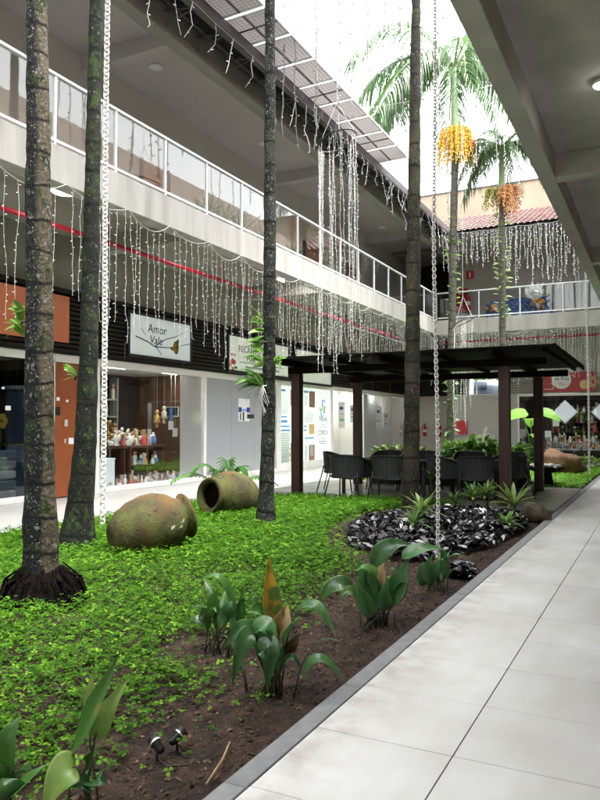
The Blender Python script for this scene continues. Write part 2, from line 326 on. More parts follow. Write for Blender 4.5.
# ------------------------------------------------------------------ mesh helpers
class MB:
    def __init__(s): s.v = []; s.f = []
    def add(s, v, f):
        k = len(s.v); s.v += [tuple(p) for p in v]; s.f += [tuple(i+k for i in q) for q in f]; return s
    def box(s, x0, x1, y0, y1, z0, z1, c=0):
        if c:
            v = []
            for (z, k) in ((z0, c), (z0+c, 0), (z1-c, 0), (z1, c)):
                v += [(x0+k, y0+k, z), (x1-k, y0+k, z), (x1-k, y1-k, z), (x0+k, y1-k, z)]
            f = [(3, 2, 1, 0), (12, 13, 14, 15)]
            for r in range(3):
                for i in range(4): j = (i+1) % 4; f.append((r*4+i, r*4+j, r*4+4+j, r*4+4+i))
            return s.add(v, f)
        v = [(x0, y0, z0), (x1, y0, z0), (x1, y1, z0), (x0, y1, z0), (x0, y0, z1), (x1, y0, z1), (x1, y1, z1), (x0, y1, z1)]
        return s.add(v, [(3, 2, 1, 0), (4, 5, 6, 7), (0, 1, 5, 4), (1, 2, 6, 5), (2, 3, 7, 6), (3, 0, 4, 7)])
    def tube(s, pts, rad, n=6, cap=True, squash=None):
        pts = [Vector(p) for p in pts]; m = len(pts)
        if not hasattr(rad, '__len__'): rad = [rad]*m
        v = []; prev = None
        for i, p in enumerate(pts):
            t = (pts[min(i+1, m-1)]-pts[max(i-1, 0)]).normalized()
            if prev is None:
                a = Vector((1, 0, 0)) if abs(t.x) < .9 else Vector((0, 1, 0))
                a = (a - t*a.dot(t)).normalized()
            else:
                a = prev - t*prev.dot(t); a = a.normalized() if a.length > 1e-6 else prev
            prev = a; b = t.cross(a)
            for k in range(n):
                th = 2*PI*k/n; rr = rad[i]
                v.append(p + a*(math.cos(th)*rr) + b*(math.sin(th)*rr))
        f = []
        for i in range(m-1):
            for k in range(n): j = (k+1) % n; f.append((i*n+k, i*n+j, i*n+n+j, i*n+n+k))
        if cap: f.append(tuple(reversed(range(n)))); f.append(tuple((m-1)*n+k for k in range(n)))
        return s.add(v, f)
    def lathe(s, prof, n=16, M=None, cap=True):
        v = []; f = []
        for (r, z) in prof:
            for k in range(n): v.append(Vector((r*math.cos(2*PI*k/n), r*math.sin(2*PI*k/n), z)))
        if M is not None: v = [M @ p for p in v]
        m = len(prof)
        for i in range(m-1):
            for k in range(n): j = (k+1) % n; f.append((i*n+k, i*n+j, i*n+n+j, i*n+n+k))
        if cap: f.append(tuple(reversed(range(n)))); f.append(tuple((m-1)*n+k for k in range(n)))
        return s.add(v, f)
    def blob(s, c, rx, ry, rz, n=10, m=7, jit=0, seed=0):
        v = []; f = []
        for i in range(m+1):
            ph = PI*i/m
            for k in range(n):
                th = 2*PI*k/n; d = Vector((math.sin(ph)*math.cos(th), math.sin(ph)*math.sin(th), -math.cos(ph)))
                q = 1 + (jit*noise.noise(d*1.7+Vector((seed, seed, seed))) if jit else 0)
                v.append((c[0]+d.x*rx*q, c[1]+d.y*ry*q, c[2]+d.z*rz*q))
        for i in range(m):
            for k in range(n): j = (k+1) % n; f.append((i*n+k, i*n+j, i*n+n+j, i*n+n+k))
        return s.add(v, f)
    def ribbed(s, p0, p1, p2, w, nrm, seg, prof, fold=.22, nc=12, rib=.035, twist=0.0, wave=0.0):
        p0, p1, p2, nrm = Vector(p0), Vector(p1), Vector(p2), Vector(nrm); v = []; f = []
        for i in range(seg+1):
            t = i/seg; p = p0*(1-t)**2 + p1*2*t*(1-t) + p2*t*t; d = ((p1-p0)*(1-t) + (p2-p1)*t).normalized()
            sd_ = d.cross(nrm)
            if sd_.length < 1e-4: sd_ = d.cross(Vector((.3, .5, .8)))
            sd_.normalize(); up = sd_.cross(d); a = twist*(t-.3); sd_, up = sd_*math.cos(a)+up*math.sin(a), up*math.cos(a)-sd_*math.sin(a)
            ww = w*prof(t)
            for k in range(nc+1):
                x = 2*k/nc-1; v.append(p+sd_*(ww*x)+up*(ww*(fold*abs(x)**1.4+(rib if k % 2 else 0)+wave*x*math.sin(t*9+x)*.5)))
        m = nc+1
        for i in range(seg):
            for k in range(nc): f.append((i*m+k, i*m+k+1, i*m+m+k+1, i*m+m+k))
        return s.add(v, f)
    def blade(s, p0, p1, p2, w, nrm=(0, 0, 1), seg=8, fold=.25, prof=None, t0=0.0):
        p0, p1, p2, nrm = Vector(p0), Vector(p1), Vector(p2), Vector(nrm)
        v = []; f = []
        for i in range(seg+1):
            t = i/seg
            p = p0*(1-t)**2 + p1*2*t*(1-t) + p2*t*t
            d = ((p1-p0)*(1-t) + (p2-p1)*t).normalized()
            sd_ = d.cross(nrm)
            if sd_.length < 1e-4: sd_ = d.cross(Vector((.3, .5, .8)))
            sd_.normalize(); up = sd_.cross(d)
            ww = w*(prof(t) if prof else math.sin(PI*min(1, max(0, t))**.75)**.8 if 0 < t < 1 else .02)
            v += [p - sd_*ww + up*(ww*fold), p, p + sd_*ww + up*(ww*fold)]
        for i in range(seg): f += [(i*3, i*3+1, i*3+4, i*3+3), (i*3+1, i*3+2, i*3+5, i*3+4)]
        return s.add(v, f)
    def mesh(s, name, m=None, smooth=False):
        me = bpy.data.meshes.new(name); me.from_pydata(s.v, [], s.f)
        if m: me.materials.append(MATS[m])
        if smooth: me.polygons.foreach_set('use_smooth', [True]*len(me.polygons))
        me.update(); return me
    def build(s, name, m, parent=None, smooth=False, loc=None): return link(name, s.mesh(name, m, smooth), parent, loc)
def link(name, me, parent=None, loc=None, rot=None, scale=None):
    o = bpy.data.objects.new(name, me); col.objects.link(o)
    if parent: o.parent = parent
    if loc is not None: o.location = loc
    if rot is not None: o.rotation_euler = rot
    if scale is not None: o.scale = scale
    return o
def tag(o, label, cat, group=None, kind=None):
    if label: o['label'] = label
    if cat: o['category'] = cat
    if group: o['group'] = group
    if kind: o['kind'] = kind
    return o
def thing(name, label, cat, loc=(0, 0, 0), rz=0, group=None):
    o = bpy.data.objects.new(name, None); col.objects.link(o); o.empty_display_size = .2
    o.location = loc; o.rotation_euler = (0, 0, rz); return tag(o, label, cat, group)
def structure(o, label=None):
    o['kind'] = 'structure'
    if label: o['label'] = label
    return o
def dup(root, loc, rz=None, label=None, group=None, scale=None, rot=None):
    r = root.copy(); col.objects.link(r); r.location = loc
    if rz is not None: r.rotation_euler = (0, 0, rz)
    if rot is not None: r.rotation_euler = rot
    if scale is not None: r.scale = (scale,)*3 if not hasattr(scale, '__len__') else scale
    if label: r['label'] = label
    if group: r['group'] = group
    for ch in list(root.children):
        c = ch.copy(); col.objects.link(c); c.parent = r
        for g in list(ch.children): d = g.copy(); col.objects.link(d); d.parent = c
    return r
def box(name, m, dims, parent=None, c=0): return MB().box(*dims, c=c).build(name, m, parent)
def text(name, body, size, m, parent, origin, right, up, extr=.004, align='LEFT', shear=0):
    cu = bpy.data.curves.new(name, 'FONT'); cu.body = body; cu.size = size; cu.extrude = extr; cu.align_x = align; cu.shear = shear
    t = bpy.data.objects.new(name, cu); col.objects.link(t)
    dg = bpy.context.evaluated_depsgraph_get(); me = bpy.data.meshes.new_from_object(t.evaluated_get(dg))
    bpy.data.objects.remove(t)
    me.materials.clear(); me.materials.append(MATS[m])
    right, up = Vector(right).normalized(), Vector(up).normalized(); n = right.cross(up)
    M = Matrix((right, up, n)).transposed().to_4x4(); M.translation = Vector(origin); me.transform(M)
    return link(name, me, parent)
def raw_mesh(name, verts, loops_n, m, tint=None, smooth=False, parent=None):
    """verts (F, k, 3): F separate k-gons; tint (F,3)"""
    F, k = verts.shape[:2]
    me = bpy.data.meshes.new(name); me.vertices.add(F*k); me.vertices.foreach_set('co', verts.reshape(-1).astype(np.float32))
    me.loops.add(F*k); me.loops.foreach_set('vertex_index', np.arange(F*k, dtype=np.int32))
    me.polygons.add(F); me.polygons.foreach_set('loop_start', np.arange(0, F*k, k, dtype=np.int32)); me.polygons.foreach_set('loop_total', np.full(F, k, dtype=np.int32))
    me.update(calc_edges=True)
    if tint is not None:
        a = me.attributes.new('tint', 'FLOAT_COLOR', 'POINT')
        c = np.ones((F, k, 4), np.float32); c[:, :, :3] = tint[:, None, :]; a.data.foreach_set('color', c.reshape(-1))
    me.materials.append(MATS[m]); me.validate()
    return link(name, me, parent)
def in_poly(x, y, P):
    ins = np.zeros(x.shape, bool); n = len(P)
    for i in range(n):
        (x0, y0), (x1, y1) = P[i], P[(i+1) % n]
        c = ((y0 > y) != (y1 > y)) & (x < (x1-x0)*(y-y0)/(y1-y0+1e-12)+x0); ins ^= c
    return ins
def fbm(x, y, s, seed=0):
    return np.array([noise.fractal(Vector((a*s+seed, b*s, seed*.7)), 1, 2, 3) for a, b in zip(x, y)])

# ================================================================== THE SETTING
XL, XG, XS, XF = -8.1, -10.9, -7.8, -1.55     # left garden edge, shop glass, left slab face, right slab face / kerb
structure(MB().box(-300, 300, -300, 300, -1.2, -.55).build('ground', 'ground'))

# right-hand walkway: bed of grout, one object per porcelain tile
wk = structure(MB().box(XF, 2.65, -14, 30, -.35, -.008).build('walkway', 'grout'), 'pale porcelain tiled walkway beside the garden')
tile_me = MB().box(.003, .681, .003, .639, -.02, .0, c=.0015).mesh('floor_tile', 'tile')
for i in range(6):
    for j in range(51):
        link('floor_tile', tile_me, wk, (XF+.684*i, -2.56+.642*j, rng.uniform(-.0006, .0006)))
kb = structure(thing('kerb', None, None)); del_keys = None
for k in ('label', 'category'):
    if k in kb: del kb[k]
kerb_me = MB().box(0, .108, .003, 1.247, -.25, .0, c=.004).mesh('kerb_stone', 'kerb')
for j in range(24): link('kerb_stone', kerb_me, kb, (XF-.112, -3.7+1.25*j, .002+rng.uniform(-.001, .001)))

# soil of the garden, gently uneven
def soil_z(x, y):
    return -.045 + .035*noise.noise(Vector((x*.9, y*.9, 3))) + .018*noise.noise(Vector((x*4, y*4, 1))) + (.013*noise.noise(Vector((x*13, y*13, 2)))+.010*abs(noise.noise(Vector((x*24, y*24, 4)))))*(1 if y < 9 else .5) + .05*math.exp(-((x+5)**2)/6)
def soil_sheet(name, x0, x1, y0, y1, st, zf=soil_z):
    nx, ny = int((x1-x0)/st)+1, int((y1-y0)/st)+1; v = []; f = []
    for j in range(ny+1):
        for i in range(nx+1):
            x, y = x0+(x1-x0)*i/nx, y0+(y1-y0)*j/ny; v.append((x, y, zf(x, y)))
    for j in range(ny):
        for i in range(nx): a = j*(nx+1)+i; f.append((a, a+1, a+nx+2, a+nx+1))
    return structure(MB().add(v, f).build(name, 'soil', smooth=True))
soil_sheet('garden_soil', XL+.02, XF-.115, -3, 13.22, .036)
soil_sheet('lawn_soil', XL+.02, XF-.115, 18.02, 26.6, .2, lambda x, y: -.02+.02*noise.noise(Vector((x, y, 0))))

# terrace under the pavilion, one object per slab
ter = structure(MB().box(XL, XF-.118, 13.2, 18.0, -.35, -.01).build('terrace', 'grout'))
sl_me = MB().box(.004, .788, .004, .788, -.03, 0, c=.003).mesh('paving_slab', 'terrace')
for i in range(8):
    for j in range(6): link('paving_slab', sl_me, ter, (XL+.803*i, 13.2+.8*j, .001+rng.uniform(-.001, .001)))
# left and rear walkways
lw = structure(MB().box(-14, XL-.002, -14, 34, -.35, .015).build('left_walkway', 'left_floor'))
MB().box(XL-.05, XL+.012, -14, 26.6, -.3, .03, c=.006).build('edging', 'white_paint', lw)
structure(MB().box(XL, XF-.002, 26.62, 30.2, -.35, .012).build('rear_walkway', 'left_floor'))

# ================================================================== LEFT WING
lb = thing('arcade_building', 'two storey arcade wing with pale balcony band along the left of the courtyard', 'building', (-9.3, 12, 0))
def lpart(name, m, *dims, parent=None, c=0):
    mb = MB().box(*dims, c=c); mb.v = [(x+9.3, y-12, z) for x, y, z in mb.v]; return mb.build(name, m, parent or lb)
Y0, Y1 = -14, 34.2
lpart('balcony_edge', 'slab_paint', XS-.3, XS, Y0, 27.0, 5.05, 5.60, c=.008)
lpart('balcony_slab', 'plaster_olive', XG, XS-.302, Y0, Y1, 5.40, 5.58)
for y in (-1.0, 5.0, 11.0, 17.0, 23.0): lpart('slab_beam', 'plaster_olive', XG, XS-.302, y, y+.28, 5.05, 5.398)
lpart('balcony_floor', 'left_floor', XG+.021, XS-.16, Y0, 26.9, 5.581, 5.598)
lpart('upper_wall', 'upper_wall', XG-.2, XG-.002, Y0, Y1, 5.582, 9.40)
lpart('header_wall', 'plaster_olive', XG-.2, XG, Y0, Y1, 2.96, 5.398)
lpart('ceiling', 'plaster_ceiling', XG-.2, XS-.06, Y0, Y1, 9.402, 9.55)
for y in (3.0, 11.1, 19.2, 27.3): lpart('ceiling_beam', 'plaster_ceiling', XG, -8.152, y, y+.26, 9.07, 9.40)
lpart('eave_beam', 'plaster_grey', -8.15, -7.86, Y0, 30.4, 8.60, 9.40, c=.01)
lpart('skirting', 'plaster_beige', XG-.002, XG+.02, Y0, 30, 5.583, 5.70)
# doors on the upper floor
for (u0, u1, v) in ((142, 166, 170), (304, 318, 235), (347, 356, 258)):
    a, b = AX(u0, v, XG).y, AX(u1, v, XG).y
    d = lpart('door', 'wood_door', XG+.002, XG+.05, a, b, 5.585, 7.75, c=.006)
    lpart('door_frame', 'wood_post', XG+.003, XG+.065, a-.09, a-.004, 5.585, 7.85, parent=None)
    lpart('door_frame', 'wood_post', XG+.003, XG+.065, b+.004, b+.09, 5.585, 7.85)
    lpart('door_handle', 'alu', XG+.05, XG+.11, b-.14, b-.1, 6.55, 6.75, parent=d)
# downlights
for y in (4.2, 12.2, 17.0, 26.4):
    MB().lathe([(.15, 0), (.16, -.02), (.13, -.03), (.10, -.022)], 18).build('downlight', 'white', lb, loc=(-9.8+9.3, y-12, 9.401))
# roof: rafters, gutter, sheets
lpart('soffit', 'soffit', -7.86, -7.22, Y0, 29.5, 9.12, 9.16)
for i in range(38):
    y = -7.6+i*.98
    mb = MB().tube([(-7.86, y, 8.98), (-7.2, y, 8.86)], .022, 4).tube([(-7.86, y, 8.72), (-7.24, y, 8.84)], .016, 4).tube([(-7.62, y, 8.93), (-7.62, y+.49, 9.1)], .014, 4)
    mb.v = [(a+9.3, b-12, c) for a, b, c in mb.v]; mb.build('rafter', 'gutter', lb)
lpart('purlin', 'gutter', -7.66, -7.6, Y0, 29.4, 8.94, 9.0)
gt = MB()
prof = [(-7.24, 8.98), (-7.235, 8.80), (-7.20, 8.76), (-7.09, 8.76), (-7.06, 8.80), (-7.05, 8.96), (-7.075, 8.96), (-7.085, 8.81), (-7.10, 8.785), (-7.19, 8.785), (-7.21, 8.81), (-7.215, 8.98)]
n = len(prof); gt.v = [(x+9.3, Y0-12, z) for x, z in prof]+[(x+9.3, 29-12, z) for x, z in prof]
gt.f = [(i, (i+1) % n, n+(i+1) % n, n+i) for i in range(n)]
gt.build('gutter', 'gutter', lb)
rf = MB(); rf.v = [(a+9.3, b-12, c) for a, b, c in [(-7.12, Y0, 9.0), (-7.12, 30, 9.0), (-14.5, 30, 11.6), (-14.5, Y0, 11.6), (-7.12, Y0, 9.06), (-7.12, 30, 9.06), (-14.5, 30, 11.66), (-14.5, Y0, 11.66)]]
rf.f = [(3, 2, 1, 0), (4, 5, 6, 7), (0, 1, 5, 4), (1, 2, 6, 5), (2, 3, 7, 6), (3, 0, 4, 7)]; rf.build('roof', 'gutter', lb)
lpart('rear_wall', 'plaster_grey', -14.6, -14.4, Y0, Y1, 0.02, 11.5)

# solar panels resting on the eave, overhanging the gutter
pw = 1.02
def solar_panel(i):
    o = thing('solar_panel', 'framed solar panel seen from below, number %d along the eave from the rear end' % (i+1), 'solar panel', (-7.34, 19.1-pw*(i+1), 9.07), 0, 'solar panels overhanging the left eave')
    o.rotation_euler = (0, -math.atan2(.02, 1.05), 0); return o
_words = ['rearmost', 'second', 'third', 'fourth', 'fifth', 'sixth', 'seventh', 'eighth', 'ninth', 'tenth', 'eleventh', 'twelfth', 'thirteenth', 'fourteenth']
pf = MB().box(0, 1.06, 0, .025, 0, .04).box(0, 1.06, pw-.085, pw-.06, 0, .04).box(1.035, 1.06, .026, pw-.086, 0, .04).box(0, .025, .026, pw-.086, 0, .04).mesh('frame', 'white_metal')
pm = MB().box(.026, 1.034, .027, pw-.087, .018, .03).mesh('cell_sheet', 'solar')
pr = MB().box(.036, 1.024, pw*.5-.045, pw*.5-.01, .0, .016).mesh('rail', 'gutter')
pr2 = MB().box(.53, .56, .026, pw-.086, .001, .0175).mesh('rail', 'gutter')
for i in range(13):
    o = solar_panel(i); o['label'] = 'lavender grey framed solar panel overhanging the left eave, %s from the rear end' % _words[i]
    link('frame', pf, o); link('cell_sheet', pm, o); link('rail', pr2, o)
    if i % 3 == 1: link('rail', pr, o)
cr = MB().box(-7.35, -6.27, 19.12, 19.16, 9.05, 9.12).box(-7.35, -7.30, 5.4, 19.1, 9.02, 9.055)
tag(cr.build('panel_rail', 'alu'), 'thin metal end rail under the last solar panel on the eave', 'rail')

# balcony railings ---------------------------------------------------------------
def railing(name, label, axis, fixed, a0, a1, posts, z=5.60, top=6.68):
    t = thing(name, label, 'railing', (0, 0, 0))
    def bx(nm, m, lo, hi, w, z0, z1, c=0, off=0):
        d = (fixed-w/2+off, fixed+w/2+off, lo, hi, z0, z1) if axis == 'y' else (lo, hi, fixed-w/2+off, fixed+w/2+off, z0, z1)
        return box(nm, m, d, t, c)
    bx('handrail', 'white_metal', a0, a1, .075, top-.05, top, .008)
    bx('bottom_rail', 'white_metal', a0, a1, .05, z+.055, z+.10, .006)
    for p in posts: bx('post', 'white_metal', p-.02, p+.02, .045, z, top-.051, .004)
    for p, q in zip(posts[:-1], posts[1:]):
        if q-p > .3: bx('glass_pane', 'glass_rail', p+.024, q-.024, .01, z+.102, top-.052)
    return t
railing('balcony_railing', 'white framed glass railing along the left balcony', 'y', XS-.07, -7.0, 26.93, [-6.8+1.298*i for i in range(26)]+[26.9])
bx_posts = [AY(u, 300, 27.07).x for u in (443, 479, 520, 563)]
st = bx_posts[3]-bx_posts[2]
railing('balcony_railing', 'white framed glass railing along the rear balcony facing the camera', 'x', 27.07, -7.83, 3.0, [-7.8]+bx_posts[1:]+[bx_posts[3]+st*k for k in (1, 2, 3, 4)])

# louvre band over the shops -----------------------------------------------------
lv = thing('louvre_cladding', 'dark brown horizontal louvre band above the left shopfronts', 'louvre', (XG+.06, 14, 2.97))
sm = MB(); sm.v = [(0, -16, 0), (.045, -16, -.012), (.05, -16, .05), (.005, -16, .068), (0, 19.8, 0), (.045, 19.8, -.012), (.05, 19.8, .05), (.005, 19.8, .068)]
sm.f = [(0, 1, 2, 3), (7, 6, 5, 4), (0, 4, 5, 1), (1, 5, 6, 2), (2, 6, 7, 3), (3, 7, 4, 0)]
sme = sm.mesh('slat', 'slat')
MB().box(-.055, -.01, -16, 19.8, -.0, 1.2).build('backing', 'slat_back', lv)
for i in range(12): link('slat', sme, lv, (0, 0, .03+.098*i))
MB().box(-.05, .09, -16, 19.8, 1.205, 1.30).build('cap_rail', 'slat', lv)
for y in [-6+2.2*i for i in range(12)]:
    MB().box(.052, .056, y, y+.012, .05, .4).build('fixing_strip', 'alu', lv)

# red sprinkler pipe
rp = MB().tube([(-9.2, -7, 4.92), (-9.2, 26, 4.92), (-9.2, 29.6, 4.92)], .045, 8)
for y in range(-6, 29, 4): rp.tube([(-9.2, y, 4.96), (-9.2, y, 5.40)], .012, 4)
tag(rp.build('sprinkler_pipe', 'red_pipe', smooth=True), 'long red sprinkler pipe hung below the left balcony ceiling', 'pipe')
rp = MB().tube([(-7.9, 28.6, 4.9), (2.5, 28.6, 4.9)], .05, 8)
tag(rp.build('sprinkler_pipe', 'red_pipe', smooth=True), 'dark red pipe under the rear balcony, behind the hanging lights', 'pipe')
e = AX(280, 278, -8.6)
ex = thing('exit_sign', 'small red sign hanging under the left balcony beside a thin trunk', 'sign', e)
MB().box(-.012, .012, -.23, .23, -.09, .09, c=.004).build('board', 'red', ex); MB().box(-.005, .005, -.15, -.14, .09, 5.40-e.z).box(-.005, .005, .14, .15, .09, 5.40-e.z).build('hanger', 'alu', ex)
text('lettering', 'SAIDA', .12, 'white', ex, (.0125, -.19, -.04), (0, 1, 0), (0, 0, 1), .001)

# ceiling lamps
def ceiling_lamp(loc, label, r=.2):
    t = thing('ceiling_lamp', label, 'lamp', loc)
    MB().lathe([(r*.5, 0), (r*1.02, -.012), (r*1.08, -.05), (r, -.06)], 20).build('housing', 'white', t, True)
    MB().lathe([(r*.97, -.061), (r*.85, -.075), (.01, -.08)], 20).build('diffuser', 'lamp', t, True)
    return t
p = AZ(65, 193, 5.18)
lp = ceiling_lamp((p.x, p.y, 5.26), 'lit round lamp under the left balcony between two trunks', .22)
MB().tube([(0, 0, 0), (0, 0, .14)], .02, 8).build('stem', 'white', lp)
for k, y in enumerate((3.9, 12.3, 16.4, 20.5, 24.6)): ceiling_lamp((-8.31, y, 5.399), 'added round lamp, unseen behind the left balcony edge beam, %s' % ('nearest the camera', 'above the figurine window', 'above the frosted window', 'above the poster wall', 'above the office fronts')[k])  # unseen lamps added to brighten the left walkway
ceiling_lamp((-.54, 8.55, 5.399), 'lit round lamp on the right walkway ceiling near the edge of the frame', .09)

# ================================================================== SHOPFRONTS on the left
def shop(label, y0, y1, glass, panes, name='storefront', room=2.2, wall='dark_room', floor='dark_room', lamp=0, side=None, header=True, sill=.14):
    yc = (y0+y1)/2
    t = thing(name, label, 'shop front', (XG, yc, .015))
    def b(nm, m, x0, x1, a, bb, z0, z1, c=0): mb = MB().box(x0-XG, x1-XG, a-yc, bb-yc, z0-.015, z1-.015, c=c); return mb.build(nm, m, t)
    b('header', 'white_paint', XG-.06, XG+.03, y0, y1, 2.78, 2.945, .006)
    b('sill', 'white_paint', XG-.06, XG+.02, y0, y1, .017, sill, .006)
    b('mullion', 'white_paint', XG-.07, XG+.045, y1-.12, y1+.0, sill+.001, 2.779, .006)
    ys = [y0+.01+(y1-.13-y0-.01)*k/panes for k in range(panes+1)]
    for k in range(panes): b('glass_pane', glass if isinstance(glass, str) else glass[k], XG-.012, XG-.002, ys[k]+.004, ys[k+1]-.004, sill+.002, 2.778)
    if room:
        xb = XG-room
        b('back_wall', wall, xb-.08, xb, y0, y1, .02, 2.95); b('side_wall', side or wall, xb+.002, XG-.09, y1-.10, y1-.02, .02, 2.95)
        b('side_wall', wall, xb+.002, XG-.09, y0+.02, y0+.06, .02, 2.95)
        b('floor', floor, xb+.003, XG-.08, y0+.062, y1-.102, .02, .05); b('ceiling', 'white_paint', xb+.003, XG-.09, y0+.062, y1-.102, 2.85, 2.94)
        for k in range(lamp):
            yy = y0+(y1-y0)*(k+.5)/lamp; b('ceiling_light', 'shop_lamp', XG-.42, XG-.14, yy-.3, yy+.3, 2.82, 2.848)
    return t
s1 = shop('dark clothes shop front with denim on show at the left edge', 5.2, 10.42, 'glass_dark', 3)
orange = thing('orange_doorway', 'orange wall panel with small tags between the denim shop and display window', 'wall panel', (XG, 11.0, .015))
MB().box(-.06, .0, -.565, .54, .02, 2.76, c=.004).build('panel', 'orange_wall', orange)
MB().box(-.06, .03, -.565, .54, 2.765, 2.93).build('header', 'white_paint', orange); MB().box(-.06, .045, .545, .70, .0, 2.93, c=.005).build('mullion', 'white_paint', orange)
for (u, v, w, hh, m) in ((57, 411, .16, .17, 'black'), (66, 423, .09, .14, 'stone_pale'), (71, 441, .14, .13, 'white'), (65, 441, .04, .09, 'stone_pale'), (58, 399, .08, .07, 'white'), (67, 401, .06, .05, 'white')):
    q = AX(u, v, XG+.004); MB().box(.001, .012, q.y-11.0-w/2, q.y-11.0+w/2, q.z-hh/2-.015, q.z+hh/2-.015).build('tag', m, orange)
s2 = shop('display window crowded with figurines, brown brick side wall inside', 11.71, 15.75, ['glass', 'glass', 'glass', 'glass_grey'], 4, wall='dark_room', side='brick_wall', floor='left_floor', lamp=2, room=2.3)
s3 = shop('pale frosted shop window with a poster behind the thin trunk', 15.76, 19.75, 'glass_frost', 3, room=0)
MB().box(-.3, -.08, -1.99, 1.87, .02, 2.95).build('blind', 'white_paint', s3)
s5 = shop('grey glass office front with two notices behind the pavilion post', 24.0, 27.05, 'glass', 2, wall='white_paint', floor='left_floor', room=1.0, lamp=2)
s6 = shop('rear glass office front with pale curtain beside the fire extinguishers', 27.06, 33.6, 'glass_grey', 3, wall='white_paint', floor='left_floor', room=1.0, lamp=2)
for k in range(9):
    y = 28.2+k*.14; MB().lathe([(.075, .2), (.06, 1.2), (.07, 2.75)], 8).build('curtain', 'cloth_pale', s6, True, loc=(-.35, y-30.33, 0))
# notices on glass
def notice(u, v, w, hh, label, bands, name='notice', x=XG+.003):
    q = AX(u, v, x); t = thing(name, label, 'notice', q)
    MB().box(.0, .006, -w/2, w/2, -hh/2, hh/2).build('sheet', 'white', t)
    for (z0, z1, y0, y1, m) in bands: MB().box(.0065, .009, -w/2+w*y0, -w/2+w*y1, -hh/2+hh*z0, -hh/2+hh*z1).build('print', m, t)
nb = [(.70, .82, .2, .7, 'print_navy'), (.52, .55, .2, .8, 'print_grey'), (.26, .36, .1, .9, 'print_green'), (.10, .12, .2, .7, 'print_grey')]
nr = [(.70, .82, .2, .7, 'print_navy'), (.52, .55, .2, .8, 'print_grey'), (.24, .30, .1, .9, 'print_red')]
notice(341.5, 415, .62, 1.0, 'tall white notice with green band, left on the grey office glass', nb)
notice(352.5, 414, .52, .68, 'shorter white notice with green band on the grey office glass', nb)
notice(378.5, 417, .62, .9, 'white notice with green band on the curtained office glass', nb)
notice(386, 420, .5, .68, 'white notice with red band on the curtained office glass', nr)
notice(244, 410, .62, .66, 'white poster with navy band on the frosted shop window', [(.40, .62, 0, .28, 'print_navy'), (.40, .62, .72, 1, 'print_navy'), (.45, .55, .32, .7, 'print_blue'), (.05, .36, .12, .22, 'print_dark'), (.02, .42, .36, .50, 'print_dark')])
notice(250.5, 416.5, .42, .14, 'small dark plate on the frosted glass below the navy poster', [(.05, .95, .02, .98, 'print_dark')])

# lit poster wall
pw_ = thing('poster_wall', 'backlit pale green poster wall with text columns behind the pavilion post', 'poster', (XG, 21.87, .015))
MB().box(-.2, .02, -2.11, 2.12, 0, .26, c=.006).build('plinth', 'white_paint', pw_); MB().box(-.2, .03, -2.11, 2.12, 2.765, 2.93, c=.006).build('header', 'white_paint', pw_)
for a in (-2.11, 1.92): MB().box(-.2, .035, a, a+.2, .262, 2.764, c=.005).build('mullion', 'white_paint', pw_)
MB().box(-.12, -.0, -1.905, .68, .265, 2.762).build('poster_panel', 'poster', pw_); MB().box(-.12, .004, .70, 1.915, .265, 2.762).build('poster_panel', 'poster', pw_)
def pprint(u0, v0, u1, v1, m, nm='print', off=.0):
    a, b = AX(u0, v0, XG+.01), AX(u1, v1, XG+.01)
    y0, y1, z0, z1 = min(a.y, b.y)-21.87, max(a.y, b.y)-21.87, min(a.z, b.z)-.015, max(a.z, b.z)-.015
    MB().box(.0045, .0075+off, y0, y1, z0, z1).build(nm, m, pw_)
rr = random.Random(3)
for (ua, ub, va, vb) in ((281, 289.5, 393.5, 413), (281, 291, 433, 464), (304.5, 309, 396, 406), (305, 314, 412, 422), (304.5, 309, 445, 464)):
    v = va
    while v < vb: pprint(ua, v, ub-rr.uniform(0, 2.2), v+.75, 'print_grey'); v += 1.75
for (ua, va, ub, vb) in ((281, 389, 285.5, 391.5), (280.5, 416, 287, 417.6), (281, 420, 287.5, 422.6), (280.5, 425.5, 289.5, 427), (280.5, 429.5, 290, 431.2), (304, 390.5, 308.5, 393), (304, 425.5, 307, 427), (304, 429.5, 307, 431), (305, 437.5, 314, 438.6)):
    pprint(ua, va, ub, vb, 'print_blue', off=.0006)
for (ua, va, ub, vb, m) in ((290.5, 389.5, 293.5, 406, 'print_skin'), (290.5, 443, 294, 464, 'print_skin'), (309.3, 391, 315, 407.5, 'print_brown'), (309, 424, 314.5, 434, 'print_gold'), (309, 445, 314.8, 461.5, 'print_brown'), (310.5, 444.5, 313.4, 455.5, 'stone_pale')):
    pprint(ua, va, ub, vb, m, 'picture', off=.001 if m == 'stone_pale' else 0)
for k, (u, v, m) in enumerate(((323.5, 403.5, 'print_blue'), (325.3, 410, 'print_grey'), (322.2, 413.5, 'print_blue'), (321, 407, 'print_grey'), (323.3, 408.6, 'print_green'))):
    q = AX(u, v, XG+.012); mb = MB().tube([Vector((.006, .11*math.cos(t*.55+k), .12*math.sin(t*.55+k))) for t in range(9)], [.01, .02, .026, .03, .03, .026, .02, .014, .008], 4)
    mb.build('emblem', m, pw_, loc=(0, q.y-21.87, q.z-.015))
text('lettering', 'Nova', .30, 'print_dark', pw_, (.005, .98, 1.62), (0, 1, 0), (0, 0, 1), .002)
text('lettering', 'CLINICA', .22, 'print_dark', pw_, (.005, .86, 1.13), (0, 1, 0), (0, 0, 1), .002)
for (v, ua, ub) in ((424, 321, 324.5), (427, 319, 326.5), (430.5, 319, 326.5), (438, 320.5, 325.5), (441, 318.5, 327), (443, 320, 326)): pprint(ua, v, ub, v+.7, 'print_grey', off=.002)

